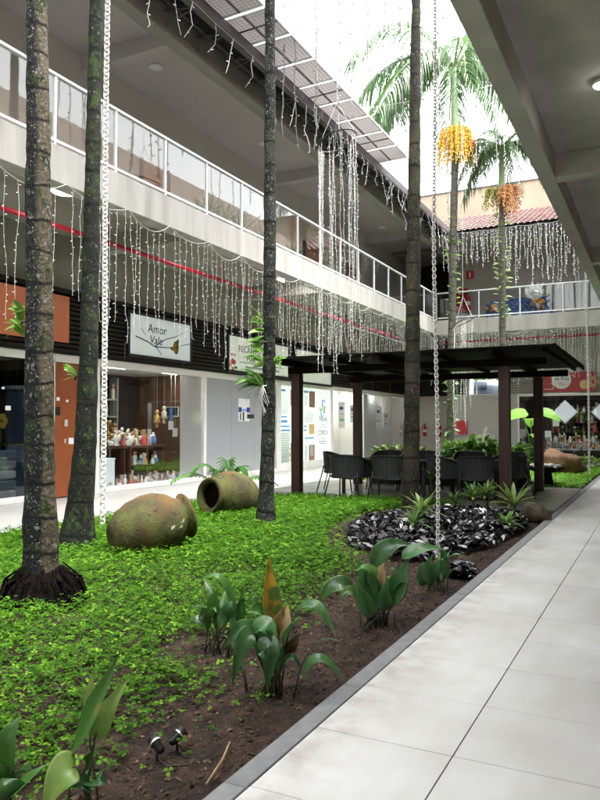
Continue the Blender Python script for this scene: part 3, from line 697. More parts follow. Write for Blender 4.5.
# ---- signs on the louvre band
def sign(label, u0, v0, u1, v1, m, frame='black', x=XG+.14):
    a, b = AX(u0, v0, x), AX(u1, v1, x); y0, y1, z0, z1 = a.y, b.y, b.z, a.z
    t = thing('shop_sign', label, 'sign', (x, (y0+y1)/2, z0)); w, hh = (y1-y0)/2, z1-z0
    MB().box(-.03, .0, -w, w, 0, hh).build('board', m, t)
    if frame:
        f = .075
        for d in ((-.035, .02, -w-f, w+f, hh+.001, hh+f), (-.035, .02, -w-f, w+f, -f, -.001), (-.035, .02, -w-f, -w-.001, 0, hh), (-.035, .02, w+.001, w+f, 0, hh)): MB().box(*d).build('frame', frame, t)
    return t, w, hh
so, w, hh = sign('plain orange sign board with a pale printed figure at the left edge', -24, 277, 69, 343, 'orange_sign', None)
so.children[0].name = 'board'
MB().box(.001, .006, -.02, .36, .3, .83).build('print', 'cloth_pale', so); MB().box(.007, .009, .03, .07, .55, .75).box(.007, .009, .14, .18, .5, .76).box(.007, .009, .24, .28, .56, .74).build('print', 'denim', so)
sa, w, hh = sign('pale blue sign with handwritten name and a bird on a branch', 130, 313, 190, 361.5, 'sign_white')
text('lettering', 'Amor', .30, 'print_dark', sa, (.002, -w+.62, hh-.36), (0, 1, 0), (0, 0, 1), .002, shear=.15)
text('lettering', 'Vale', .28, 'print_dark', sa, (.002, -w+.70, hh-.62), (0, 1, 0), (0, 0, 1), .002, shear=.15)
def twig(pts, r): return MB().tube([(.004, y, z) for y, z in pts], r, 4)
br = MB()
for pts, r in (([(-w+.2, .42), (-w+.6, .34), (-w+.9, .24), (-w+1.5, .27), (-w+1.75, .30)], [.014, .014, .013, .01, .006]), ([(-w+.9, .25), (-w+1.3, .46), (-w+1.7, .56), (-w+2.0, .70)], [.012, .01, .008, .004]), ([(-w+.4, .62), (-w+.55, .48)], .008), ([(-w+.95, .23), (-w+1.15, .06)], [.012, .006]), ([(-w+1.9, .36), (-w+2.3, .45)], .008)):
    br.tube([(.006, y, z) for y, z in pts], r, 4)
br.build('printed_branch', 'print_dark', sa)
MB().blob((.006, -w+1.72, .30), .004, .12, .17, 8, 6).blob((.006, -w+1.80, .46), .004, .05, .06, 8, 6).blob((.006, -w+1.58, .26), .004, .09, .05, 8, 6).build('printed_bird', 'leaf_yellow', sa)
sr, w, hh = sign('cream sign lettered RECANTO with red flowers, half behind a thin trunk', 229, 335, 288, 377, 'sign_cream')
text('lettering', 'RECANTO DO', .27, 'print_dark', sr, (.002, -w+.50, hh-.42), (0, 1, 0), (0, 0, 1), .002)
text('lettering', 'MAR', .25, 'print_dark', sr, (.002, -w+.95, hh-.68), (0, 1, 0), (0, 0, 1), .002)
MB().box(.001, .004, -w+.55, w-.3, .245, .262).build('print', 'print_dark', sr); MB().box(.001, .004, -w+.9, w-.6, .10, .16).build('print', 'print_grey', sr)
fl = MB(); q = random.Random(5)
for k in range(16): a = q.uniform(0, 6.3); d = q.uniform(0, .2); fl.blob((.004, -w+.17+d*math.cos(a)*.8, .24+d*math.sin(a)*1.1), .004, .055, .05, 7, 4)
fl.build('printed_flowers', 'print_red', sr)
MB().blob((.003, -w+.36, .08), .003, .09, .04, 7, 4).blob((.003, -w+.3, .43), .003, .05, .03, 7, 4).build('printed_leaf', 'leaf_dark', sr)
s4 = sign('narrow pale green lit sign just above the pavilion roof edge', 296, 349, 331, 385, 'sign_cream', 'black')

# ================================================================== REAR WING
YB = 30.0
rb = thing('rear_building', 'two storey rear wing with tiled roof closing the courtyard', 'building', (-3, 30, 0))
def rpart(name, m, x0, x1, y0, y1, z0, z1, c=0):
    return MB().box(x0+3, x1+3, y0-30, y1-30, z0, z1, c=c).build(name, m, rb)
rpart('balcony_edge', 'slab_paint', -7.8, 6, 27.0, 27.3, 5.02, 5.585, .008)
rpart('balcony_slab', 'wall_back', -8.0, 6, 27.302, YB, 5.25, 5.57)
rpart('upper_wall', 'wall_back', -7.95, 6, YB, YB+.2, 5.3, 9.3)
wl = AY(519, 395, YB).x
rpart('lower_wall', 'wall_back', -8.15, wl-.06, YB, YB+.2, .013, 2.78)
gl0, gl1 = AY(469, 379, YB).x, AY(499.5, 379, YB).x
rpart('lower_wall', 'wall_back', -8.15, 6, YB, YB+.2, 3.46, 5.298)
rpart('lower_wall', 'wall_back', -8.15, gl0, YB, YB+.2, 2.781, 3.459); rpart('lower_wall', 'wall_back', gl1, 6, YB, YB+.2, 2.782, 3.458)
rpart('passage_wall', 'wall_back', -8.149, -8.0, YB+.202, 33.99, .013, 9.401)
rpart('passage_end', 'dark_room', -11.1, -8.151, 34.0, 34.2, .016, 9.5)
rpart('passage_panel', 'upper_wall', -10.89, -8.16, 33.7, 33.9, .016, 2.9)
rpart('ceiling', 'plaster_ceiling', -8.2, 6, 26.9, YB, 8.83, 8.95)
rpart('eave_beam', 'gutter', -7.0, 6, 26.46, 26.6, 8.60, 8.82)
rpart('parapet', 'plaster_beige', -16, 8, 30.5, 30.7, 9.31, 11.74); rpart('coping', 'gutter', -16, 8, 30.46, 30.74, 11.741, 11.80)
for x in (-7.0, -3.5, 0): rpart('ceiling_beam', 'plaster_ceiling', x, x+.22, 26.9, YB, 8.55, 8.829)
# clay roof: rows of waves
tm = []
rows = 12
for k in range(rows):
    y0, y1 = 26.30+4.2*k/rows, 26.30+4.2*(k+1)/rows+.05
    z0, z1 = 8.80+1.72*k/rows+.045, 8.80+1.72*(k+1)/rows
    mb = MB(); nx = 240
    for i in range(nx+1):
        x = -8.2+13.0*i/nx; s = .045*abs(math.sin(PI*i/4))
        mb.v += [(x+3, y0-30, z0+s), (x+3, y1-30, z1+s), (x+3, y0-30, z0+s-.03)]
    for i in range(nx): a = i*3; mb.f += [(a, a+3, a+4, a+1), (a+2, a+5, a+3, a)]
    o = mb.build('roof_tile_row', 'roof_tile', rb)
rpart('roof_deck', 'soffit', -8.2, 5, 26.5, 26.56, 8.82, 8.84)
dk = MB(); dk.v = [(-8.2+3, 26.32-30, 8.79), (8, 26.32-30, 8.79), (8, .5, 10.5), (-5.2, .5, 10.5)]; dk.f = [(0, 1, 2, 3)]; dk.build('roof_underlay', 'soffit', rb)
# grey louvre between sign and window
for k in range(7):
    rpart('slat', 'slat_grey', gl1+.06, 4.5, YB-.05, YB-.002, 2.80+.095*k, 2.865+.095*k, .004)
for k in range(8):
    rpart('slat', 'slat', -8.1, gl0-.08, YB-.05, YB-.002, 2.80+.095*k, 2.87+.095*k, .004)
# window with a view to the road behind
MBw = MB().box(gl0+3, gl1+3, .05, .06, 2.79, 3.45).build('window_glass', 'glass', rb)
rpart('window_frame', 'white_paint', gl0, gl1, YB-.03, YB+.03, 2.765, 2.80); rpart('window_frame', 'white_paint', (gl0+gl1)/2-.35, (gl0+gl1)/2-.31, YB-.02, YB+.04, 2.801, 3.45)
structure(MB().box(-16, 4, 34.3, 60, -.5, 2.35).build('parking_ground', 'ground'))
hd = MB(); q = random.Random(8)
for k in range(900):
    c = Vector((q.uniform(-13, 2), q.uniform(42, 43), q.uniform(2.3, 6.0))); r_ = q.uniform(.15, .35); d = Vector((q.gauss(0, 1), q.gauss(0, 1), q.gauss(0, 1))).normalized(); e2 = d.orthogonal().normalized()*r_; g2 = d.cross(e2).normalized()*r_
    hd.add([c-e2-g2, c+e2-g2, c+e2+g2, c-e2+g2], [(0, 1, 2, 3)])
hd.box(-13, 2, 42.6, 43.2, 2.3, 6.0)
tag(hd.build('hedge', 'hedge'), 'bright green hedge seen through the small rear window', 'hedge')
cc = AY(484, 390, 37)
car = thing('parked_car', 'dark car seen through the small window above the rear wall', 'car', (cc.x, 37, 2.36))
cp = MB(); sec = [(-2.05, .45, .62, .72), (-1.95, .30, .78, .8), (-1.1, .28, .92, .85), (-.5, .28, 1.42, .68), (.7, .28, 1.45, .68), (1.45, .28, .98, .84), (2.0, .32, .88, .8), (2.1, .45, .65, .7)]
for (x, a, b_, w_) in sec: cp.v += [(x, -.85, a), (x, .85, a), (x, .85, min(b_, .85)), (x, w_, b_), (x, -w_, b_), (x, -.85, min(b_, .85))]
for i in range(len(sec)-1):
    for k in range(6): j = (k+1) % 6; cp.f.append((i*6+k, i*6+j, i*6+6+j, i*6+6+k))
cp.f += [tuple(range(6)), tuple(reversed(range(42, 48)))]
cp.build('body', 'car_paint', car, True)
for x in (-1.3, 1.35):
    for y in (-.82, .82): MB().lathe([(.1, -.1), (.31, -.1), (.33, 0), (.31, .1), (.1, .1)], 14, Matrix.Rotation(PI/2, 4, 'X')).build('wheel', 'tyre', car, True, loc=(x, y, .33))
MB().box(-.75, .35, -.86, -.84, .92, 1.33).box(-.78, .36, .84, .86, .92, 1.33).build('window', 'glass_dark', car)
MB().box(2.05, 2.12, -.7, -.4, .6, .75).build('headlight', 'white', car); MB().box(2.05, 2.12, .4, .7, .6, .75).build('headlight', 'white', car)

# rear shop
rs = thing('storefront', 'rear shop front with dark interior, crowded gift table and two white diamonds', 'shop front', (-3, YB, .013))
def sp(name, m, x0, x1, y0, y1, z0, z1, c=0): return MB().box(x0+3, x1+3, y0-YB, y1-YB, z0, z1, c=c).build(name, m, rs)
sp('frame', 'white_paint', wl-.06, 4.5, YB-.04, YB+.06, 2.66, 2.765, .006); sp('frame', 'white_paint', wl-.06, wl, YB-.04, YB+.06, 0, 2.659, .006); sp('sill', 'white_paint', wl+.001, 4.5, YB-.03, YB+.06, 0, .12, .006)
for k in range(5): sp('glass_pane', 'glass_dark', wl+.004+k*1.45, wl+1.446+k*1.45, YB, YB+.01, .122, 2.658)
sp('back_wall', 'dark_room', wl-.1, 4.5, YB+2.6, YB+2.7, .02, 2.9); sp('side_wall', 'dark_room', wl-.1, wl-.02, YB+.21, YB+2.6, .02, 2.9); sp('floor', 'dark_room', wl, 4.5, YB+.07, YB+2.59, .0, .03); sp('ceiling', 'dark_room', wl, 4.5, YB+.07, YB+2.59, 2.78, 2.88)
sp('ceiling_light', 'shop_lamp', -4.0, -2.9, YB+.08, YB+.3, 2.75, 2.775); sp('ceiling_light', 'shop_lamp', -1.6, -.9, YB+.08, YB+.3, 2.75, 2.775)
for u in (565, 604):
    q = AY(u, 412, YB+1.6); t = thing('diamond_panel', 'white diamond shaped panel inside the dark rear shop, %s' % ('above the gift table' if u < 580 else 'at the right frame edge'), 'panel', q)
    o = MB().box(-.33, .33, 0, .03, -.33, .33, c=.006).build('panel', 'panel_emit' if 'panel_emit' in MATS else 'white', t); o.rotation_euler = (0, PI/4, 0)
    o = MB().box(-.36, .36, .031, .05, -.36, .36).build('frame', 'alu', t); o.rotation_euler = (0, PI/4, 0)
a, b = AY(543, 376, YB-.1), AY(596, 391, YB-.1)
sg = thing('shop_sign', 'dark red sign board with a round white emblem over the rear shop', 'sign', ((a.x+b.x)/2, YB-.1, b.z)); w = (b.x-a.x)/2
MB().box(-w, w, 0, .09, 0, a.z-b.z+.12, c=.006).build('board', 'red_sign', sg)
cx = AY(561.5, 378, YB-.1).x-(a.x+b.x)/2
MB().lathe([(.36, 0), (.36, .02), (.01, .021)], 28, Matrix.Rotation(PI/2, 4, 'X')).build('emblem_disc', 'white', sg, loc=(cx, 0, .47))
text('lettering', 'da Rita', .20, 'print_dark', sg, (cx, -.024, .46), (1, 0, 0), (0, 0, 1), .002, 'CENTER', .2)
text('lettering', 'Vó', .22, 'print_red', sg, (cx, -.024, .24), (1, 0, 0), (0, 0, 1), .002, 'CENTER')
fl = MB(); q = random.Random(15)
MB().lathe([(.19, 0), (.19, .02), (.01, .021)], 20, Matrix.Rotation(PI/2, 4, 'X')).build('printed_flower', 'print_gold', sg, loc=(.58, 0, .27))
for k in range(6):
    fl.blob((.88+.13*math.cos(k), -.01, .36+.16*math.sin(k)), .09, .012, .10, 8, 5)
fl.build('printed_flower', 'print_skin', sg)
MB().box(-w+.02, -w+.40, -.008, -.002, .10, .12).box(-w+.38, -w+.40, -.008, -.002, .121, .6).build('print', 'white', sg)

# fire gear -----------------------------------------------------------------------
def extinguisher(loc, label, s=1):
    t = thing('fire_extinguisher', label, 'extinguisher', loc); t.scale = (s, s, s)
    MB().lathe([(.07, 0), (.085, .02), (.085, .42), (.07, .49), (.03, .53), (.025, .57)], 14).build('cylinder', 'red', t, True)
    MB().box(-.025, .025, -.03, .03, .565, .60).box(-.015, .015, -.12, .03, .605, .63).build('valve', 'black', t)
    MB().tube([(.0, -.03, .59), (-.05, -.1, .58), (-.12, -.1, .45), (-.11, -.09, .2), (-.1, -.08, .12)], .012, 5).build('hose', 'black', t)
    MB().lathe([(.0865, .2), (.0865, .33)], 14, cap=False).build('label_band', 'white', t)
    MB().box(-.03, .03, .085, .14, .4, .44).build('bracket', 'black', t)
    return t
q = AY(425, 440, 33.6); extinguisher((q.x, 33.56, .95), 'red extinguisher on the rear passage wall, nearest the trunk')
q = AY(440, 440, 33.6); extinguisher((q.x, 33.56, .95), 'red extinguisher on the rear passage wall, behind the hanging chain')
q = AY(469, 312, YB); extinguisher((q.x, YB-.14, 6.33), 'red fire extinguisher on the rear balcony wall below the red sign', 1.25)
q = AX(104, 152, XG); extinguisher((XG+.15, q.y, 6.6), 'red fire extinguisher on the left balcony wall behind the glass')
q = AY(460.5, 300, YB)
hb = thing('hydrant_cabinet', 'red fire hose cabinet on the rear balcony wall behind a palm', 'cabinet', (q.x, YB-.2, 6.3))
MB().box(-.36, .36, 0, .195, 0, 1.0, c=.01).build('box', 'red', hb); MB().box(-.30, .30, -.012, -.002, .06, .94, c=.004).build('door', 'red_pipe', hb)
q = AY(470, 275, YB); t = thing('wall_sign', 'small square red sign above the rear balcony extinguisher', 'sign', (q.x, YB-.02, q.z)); MB().box(-.17, .17, 0, .012, -.17, .17).build('board', 'red', t); MB().box(-.03, .03, -.004, -.001, -.1, .1).build('symbol', 'white', t)
q = AY(460, 426, YB-.2); t = thing('hose_box', 'small bright red box on the rear wall behind the planter', 'box', (q.x, YB-.2, q.z-.25)); MB().box(-.27, .27, 0, .195, -.1, .48, c=.01).build('box', 'red', t); MB().box(-.22, .22, -.01, -.001, -.05, .43, c=.004).build('door', 'red_pipe', t); MB().box(-.3, .05, -.02, .19, .485, .52).build('lid', 'white', t)

# things on the rear balcony
a, b = AY(488, 313, 28.4), AY(549, 313, 28.4)
be = thing('settee', 'blue patterned settee on the rear balcony behind the glass railing', 'settee', ((a.x+b.x)/2, 28.4, 5.571)); w = (b.x-a.x)/2
MB().box(-w, w, -.1, .6, .12, .42, c=.03).build('seat', 'blue_cloth', be); MB().box(-w, w, .45, .62, .421, .98, c=.04).build('backrest', 'blue_cloth', be)
for s in (-1, 1): MB().box(s*w-.06, s*w+.06, -.12, .62, .1, .72, c=.02).build('armrest', 'blue_cloth', be)
for s in (-1, 1):
    for y in (0, .5): MB().box(s*w*.9-.03, s*w*.9+.03, y-.03, y+.03, 0, .119).build('leg', 'wood_dark', be)
def bouquet(loc, label, m, n, r, seed):
    t = thing('flower_bunch', label, 'flowers', loc); q = random.Random(seed); mb = MB()
    for k in range(n): mb.blob((q.gauss(0, r), q.gauss(0, r*.6), r*1.6+q.gauss(0, r)), .07, .07, .06, 7, 5)
    mb.build('blossom', m, t, True); MB().lathe([(.04, 0), (.12, r*1.2)], 8).build('wrapping', 'white', t)
bouquet((b.x-.35, 28.1, 5.99), 'orange flower bunch at the right end of the blue settee', 'orange_flower', 22, .14, 1)
bouquet((a.x+.35, 28.1, 5.99), 'small yellow orange flowers at the left end of the blue settee', 'orange_flower', 10, .11, 2)
fb = MB(); q = random.Random(4)
for k in range(16):
    p0 = Vector((0, 0, 0)); a_ = q.uniform(0, 2*PI); fb.ribbed(p0, (.25*math.cos(a_), .2*math.sin(a_), .35), (.38*math.cos(a_), .3*math.sin(a_), q.uniform(.1, .7)), .16, (0, -1, .2), 8, lambda t: .2+.8*math.sin(PI*t**.8), .3, 8, .05, 1.0, .3)
tag(fb.build('white_bow', 'white', loc=(b.x-.45, 28.0, 6.3)), 'large crumpled white bow above the blue settee on the rear balcony', 'bow')

# ================================================================== RIGHT WING (overhead)
rw = thing('right_building', 'right wing whose grey concrete slab covers the tiled walkway', 'building', (1, 12, 0))
def wpart(name, m, x0, x1, y0, y1, z0, z1, c=0): return MB().box(x0-1, x1-1, y0-12, y1-12, z0, z1, c=c).build(name, m, rw)
wpart('edge_beam', 'right_concrete', -1.52, -1.30, -14, 26.98, 5.05, 5.62, .006)
wpart('slab', 'right_concrete', -1.298, 3.2, -14, 26.98, 5.40, 5.60)
for y in (-13.4, -7.4, -1.4, 4.6, 10.6, 16.6, 22.6): wpart('cross_beam', 'right_concrete', -1.297, 3.2, y, y+.26, 5.05, 5.398, .006)
wpart('shop_wall', 'plaster_beige', 2.66, 2.9, -14, 30, .0, 5.39)
for k in range(6): wpart('shop_window', 'glass_dark', 2.645, 2.655, -4+5*k, -.6+5*k, .2, 2.8)
wpart('upper_wall', 'plaster_beige', 1.2, 1.4, -14, 30, 5.61, 9.4)
for k in range(5): wpart('door', 'wood_door', 1.14, 1.195, 1+5.5*k, 1.95+5.5*k, 5.61, 7.75)
mb = MB(); nx = 300
for i in range(nx+1):
    y = -14+44*i/nx; s = .05*abs(math.sin(PI*i/3)); mb.v += [(-1.9-1, y-12, 8.8+s), (1.7-1, y-12, 11.6+s)]
mb.f = [(2*i, 2*i+2, 2*i+3, 2*i+1) for i in range(nx)]
mb.build('tiled_roof', 'roof_tile_aged', rw)
wpart('ceiling', 'plaster_ceiling', -1.5, 1.2, -14, 30, 9.0, 9.1)
railing('balcony_railing', 'white framed glass railing above the right slab', 'y', -1.42, -5.5, 26.9, [-5+1.6*i for i in range(20)], z=5.62, top=6.68)

fb_ = thing('added_front_wing', 'unseen wing added behind the camera to shut out sky light', 'building', (-3, -14, 0))  # unseen wing, added to keep open sky from overlighting the right walkway
MB().box(-9, 7, -.3, 0, -.4, 9.2).build('wall', 'plaster_beige', fb_); MB().box(-9, 7, .001, 1.6, 5.05, 5.6).build('balcony_edge', 'slab_paint', fb_)
for k in range(4): MB().box(-4.6+2*k, -3.2+2*k, .002, .03, .1, 2.6).build('shop_window', 'glass_dark', fb_)
# ================================================================== PAVILION
pv = thing('garden_pavilion', 'dark timber pavilion with flat plank roof over the dining tables', 'pavilion', (-4.75, 15.2, 0))
def vpart(name, m, x0, x1, y0, y1, z0, z1, c=0): return MB().box(x0+4.75, x1+4.75, y0-15.2, y1-15.2, z0, z1, c=c).build(name, m, pv)
for (x, y) in ((-6.96, 13.5), (-2.60, 13.5), (-2.50, 16.9), (-6.96, 16.9)):
    vpart('post', 'wood_post', x-.095, x+.095, y-.095, y+.095, .002, 2.60, .006)
    vpart('foot_plate', 'black_metal', x-.13, x+.13, y-.13, y+.13, .001, .012)
for y in (13.5, 16.9): vpart('beam', 'wood_dark', -7.15, -1.85, y-.07, y+.07, 2.602, 2.74, .005)
for x in (-6.98, -4.85, -2.72): vpart('rafter', 'wood_dark', x-.06, x+.06, 12.72, 17.9, 2.741, 2.86, .005)
for x in (-5.9, -3.8, -1.8): vpart('rafter', 'wood_dark', x-.03, x+.03, 12.9, 17.8, 2.78, 2.859, .003)
pk = MB().box(-7.28+4.75, -1.62+4.75, 0, .196, 0, .03, c=.004).mesh('roof_plank', 'wood_dark')
for i in range(26): link('roof_plank', pk, pv, (rng.uniform(-.01, .01), 12.68-15.2+.2*i, 2.862+rng.uniform(-.002, .002)))
for x in (-7.3, -1.62): vpart('fascia', 'wood_dark', x, x+.025, 12.7, 17.9, 2.80, 2.90)

# dining furniture -----------------------------------------------------------------
ch = thing('armchair', 'x', 'armchair', (0, 0, 0), 0, 'black woven dining armchairs under the pavilion')
mb = MB(); rail = []
path = []
for k in range(33):
    t = k/32; a = PI*(1.0+t)      # U open towards +Y
    x = .31*math.copysign(abs(math.cos(a))**.55, math.cos(a)); y = .30*math.copysign(abs(math.sin(a))**.55, math.sin(a))+.02
    path.append((x, y))
path = [(-.315, .30), (-.315, .2), (-.315, .11)]+path[1:-1]+[(.315, .11), (.315, .2), (.315, .30)]
def top_z(y): return .82 - .16*max(0, min(1, (y+.28)/.5))
for (x, y) in path:
    mb.tube([(x*.90, y*.90, .40), (x*1.0, y*1.0, top_z(y))], .010, 4)
mb.build('woven_back', 'black_rope', ch)
fm = MB()
for i in range(len(path)-1):
    (x0, y0), (x1, y1) = path[i], path[i+1]
    fm.add([(x0*.93, y0*.93, .41), (x1*.93, y1*.93, .41), (x1*.975, y1*.975, top_z(y1)), (x0*.975, y0*.975, top_z(y0))], [(0, 1, 2, 3)])
fm.build('backing', 'black_rope', ch)
MB().tube([(x, y, top_z(y)) for x, y in path], .016, 6).build('top_rail', 'black_metal', ch, True)
MB().tube([(x*.9, y*.9, .40) for x, y in path], .016, 6).build('seat_rail', 'black_metal', ch, True)
MB().box(-.27, .27, -.24, .28, .39, .46, c=.025).build('seat_cushion', 'black_rope', ch)
for s in (-1, 1):
    MB().tube([(s*.30, .26, .66), (s*.30, .27, .42), (s*.33, .33, .0)], .013, 6).build('leg', 'black_metal', ch, True)
    MB().tube([(s*.25, -.24, .55), (s*.27, -.27, .40), (s*.33, -.37, .0)], .013, 6).build('leg', 'black_metal', ch, True)
spots = [(-5.72, 13.42, .0, 'black woven armchair with its back to the garden, left of the front pair'),
         (-4.82, 13.44, .05, 'black woven armchair with its back to the garden, just left of the mossy palm trunk'),
         (-6.55, 14.75, -1.35, 'black woven armchair seen side on at the left end of the left table'),
         (-5.75, 15.75, PI, 'black woven armchair behind the left table, nearer the poster wall'),
         (-4.95, 15.78, PI-.1, 'black woven armchair behind the left table, nearer the mossy trunk'),
         (-3.95, 14.2, -.9, 'black woven armchair angled at the right table, beside the hanging chain'),
         (-3.25, 13.95, .25, 'black woven armchair with its back to the garden, at the right table'),
         (-2.80, 14.75, 1.35, 'black woven armchair at the right table next to the front pavilion post'),
         (-3.0, 15.9, 2.6, 'black woven armchair behind the right table towards the planter'),
         (-3.85, 15.95, PI+.2, 'black woven armchair behind the right table, hidden by the chain')]
for i, (x, y, rz, lab) in enumerate(spots):
    if i == 0: ch.scale = (1.14, 1.14, 1.08); ch.location = (x, y, .003); ch.rotation_euler = (0, 0, rz); ch['label'] = lab
    else: dup(ch, (x, y, .003), rz, lab)
def table(x, y, w, d, label):
    t = thing('dining_table', label, 'table', (x, y, .003))
    MB().box(-w/2, w/2, -d/2, d/2, .72, .755, c=.006).build('table_top', 'black', t)
    for sx in (-1, 1):
        for sy in (-1, 1): MB().box(sx*(w/2-.1)-.03, sx*(w/2-.1)+.03, sy*(d/2-.1)-.03, sy*(d/2-.1)+.03, 0, .719).build('leg', 'black_metal', t)
    MB().box(-w/2+.14, w/2-.14, -.02, .02, .62, .69).build('apron', 'black_metal', t)
table(-5.3, 14.62, 2.0, .95, 'dark dining table behind the front pair of armchairs'); table(-3.45, 15.0, 1.1, 1.1, 'dark dining table on the right, behind the hanging chain')

# planter boxes with shrubs
def leafy(t, name, n, sx, sy, sz, L, m, seed, z0=0):
    q = random.Random(seed); mb = MB()
    for k in range(n):
        th, rr_ = q.uniform(0, 2*PI), math.sqrt(q.random()); p0 = Vector((sx*rr_*math.cos(th), sy*rr_*math.sin(th), z0+sz*q.random()*(1-.5*rr_)))
        d = Vector((math.cos(th)*.8+q.gauss(0, .4), math.sin(th)*.8+q.gauss(0, .4), q.uniform(.1, .9))).normalized(); l = L*q.uniform(.6, 1.2)
        mb.blade(p0, p0+d*l*.5+Vector((0, 0, l*.15)), p0+d*l-Vector((0, 0, l*.25*q.random())), l*.23, (q.gauss(0, .3), q.gauss(0, .3), 1), 4, .2)
    return mb.build(name, m, t)
def planter(x, y, w, d, hh, label, m, n, L, sz, seed, z=.003):
    t = thing('planter_box', label, 'planter', (x, y, z))
    MB().box(-w/2, w/2, -d/2, d/2, 0, hh, c=.008).build('trough', 'black', t)
    MB().box(-w/2+.03, w/2-.03, -d/2+.03, d/2-.03, hh+.001, hh+.012).build('soil', 'soil', t)
    leafy(t, 'foliage', n, w/2, d/2+.05, sz, L, m, seed, hh)
planter(-3.9, 17.55, 2.1, .5, .62, 'long dark planter of bright green leafy shrubs behind the right table', 'leaf_bright', 420, .26, .62, 2)
planter(-6.0, 17.5, 1.6, .5, .62, 'dark planter of pale green shrubs behind the left table', 'leaf_pale', 260, .22, .38, 3)

# ================================================================== GARDEN STATUARY, STONES
q = AZ(560, 474)
bo = MB().blob((0, 0, .33), .68, .45, .42, 22, 14, .35, 3); bo.v = [(x, y, z+.10*x*(-1)) for x, y, z in bo.v]
tag(bo.build('boulder', 'boulder', smooth=True, loc=(q.x+.05, q.y, 0)), 'rounded rust brown boulder on the rear lawn', 'boulder')
q = AZ(540, 485); t = thing('pedestal_bowl', 'dark wooden pedestal bowl of white pebbles beside the rear pavilion post', 'bowl', (q.x+.1, q.y, .0))
MB().lathe([(.2, 0), (.22, .1), (.18, .3), (.24, .34), (.48, .42), (.5, .47), (.44, .47), (.3, .42)], 20).build('bowl', 'wood_dark', t, True)
mb = MB(); qq = random.Random(3)
for k in range(40): mb.blob((qq.gauss(0, .18), qq.gauss(0, .18), .47+qq.uniform(0, .04)), .045, .045, .03, 6, 4)
mb.build('pebbles', 'stone_pale', t)
q = AZ(533, 519); tag(MB().blob((0, 0, .1), .24, .2, .2, 16, 10, .4, 6).build('rock', 'rock', smooth=True, loc=(q.x+.02, q.y, -.03)), 'dark brown rock at the tip of the purple bed beside the kerb', 'rock')
def statue():
    q = AZ(484, 463); t = thing('garden_statue', 'pale seated stone figure in the rear garden behind the front post', 'statue', (q.x, q.y+.4, 0))
    MB().lathe([(.5, 0), (.52, .1), (.42, .2), (.44, .26)], 16).build('base', 'stone_pale', t, True)
    mb = MB().blob((0, 0, .52), .42, .34, .3, 14, 9, .2, 1).blob((.02, .0, .9), .24, .2, .34, 12, 9, .1, 2).blob((.02, -.02, 1.28), .12, .13, .16, 12, 8)
    mb.tube([(-.2, 0, 1.08), (-.34, -.1, .85), (-.2, -.28, .72)], [.08, .07, .05], 7).tube([(.24, 0, 1.08), (.38, -.1, .85), (.22, -.28, .72)], [.08, .07, .05], 7)
    mb.build('figure', 'stone_pale', t, True)
statue()
for (u, v, rx, lab) in ((470, 478, .5, 'flat grey stone slab on the lawn beside the planter'), (505, 478, .35, 'grey stone beside the statue base')):
    q = AZ(u, v); tag(MB().blob((0, 0, .05), rx, rx*.6, .16, 14, 8, .4, u).build('stone', 'stone_pale', smooth=True, loc=(q.x, q.y, -.02)), lab, 'stone')
def shrub(loc, label, n, s, L, m, seed, name='shrub'):
    t = thing(name, label, 'plant', loc); leafy(t, 'foliage', n, s, s, s*1.1, L, m, seed, .02)
    MB().tube([(0, 0, -.05), (.02, 0, s*.6)], [.03, .015], 5).build('stem', 'petiole', t)
q = AZ(515, 470); shrub((q.x, q.y, 0), 'dark green shrub on the lawn between the pavilion posts', 160, .45, .3, 'leaf_mid', 5)
q = AZ(527, 468); shrub((q.x, q.y+.6, 0), 'blue green leafy shrub beneath the giant leaf', 120, .5, .36, 'leaf_dark', 6)
for k, (u, lab) in enumerate(((578, 'low variegated pale plant right of the brown boulder'), (592, 'low variegated pale plant at the right frame edge by the kerb'), (568, 'low variegated pale plant just behind the brown boulder'))):
    q = AZ(u, 468); shrub((q.x-.1, q.y, 0), lab, 120, .4, .2, 'leaf_variegated' if 'leaf_variegated' in MATS else 'leaf_pale', 20+k)
# giant leaf plant
q = AZ(532, 470); t = thing('elephant_ear_plant', 'tall plant with broad bright green leaves behind the rear pavilion post', 'plant', (q.x, q.y, 0))
def heart(t_): return max(.02, (math.sin(PI*t_**.6))**.7)
dirs = [(-.75, -.2, 1.75, .62), (.75, -.1, 1.8, .5), (-.1, .5, 1.6, .45), (.3, -.4, 1.1, .35)]
for (dx, dy, z, w_) in dirs:
    MB().tube([(0, 0, 0), (dx*.1, dy*.1, z*.6), (dx*.35, dy*.35, z+.05)], [.03, .022, .012], 6).build('stalk', 'leaf_mid', t, True)
    MB().blade((dx*.12, dy*.12, z+.10), (dx*.7, dy*.7, z+.2), (dx*1.25, dy*1.25, z-.2), w_*.62, (0, -.5, 1), 9, .12, heart).build('leaf', 'leaf_bright', t, True)

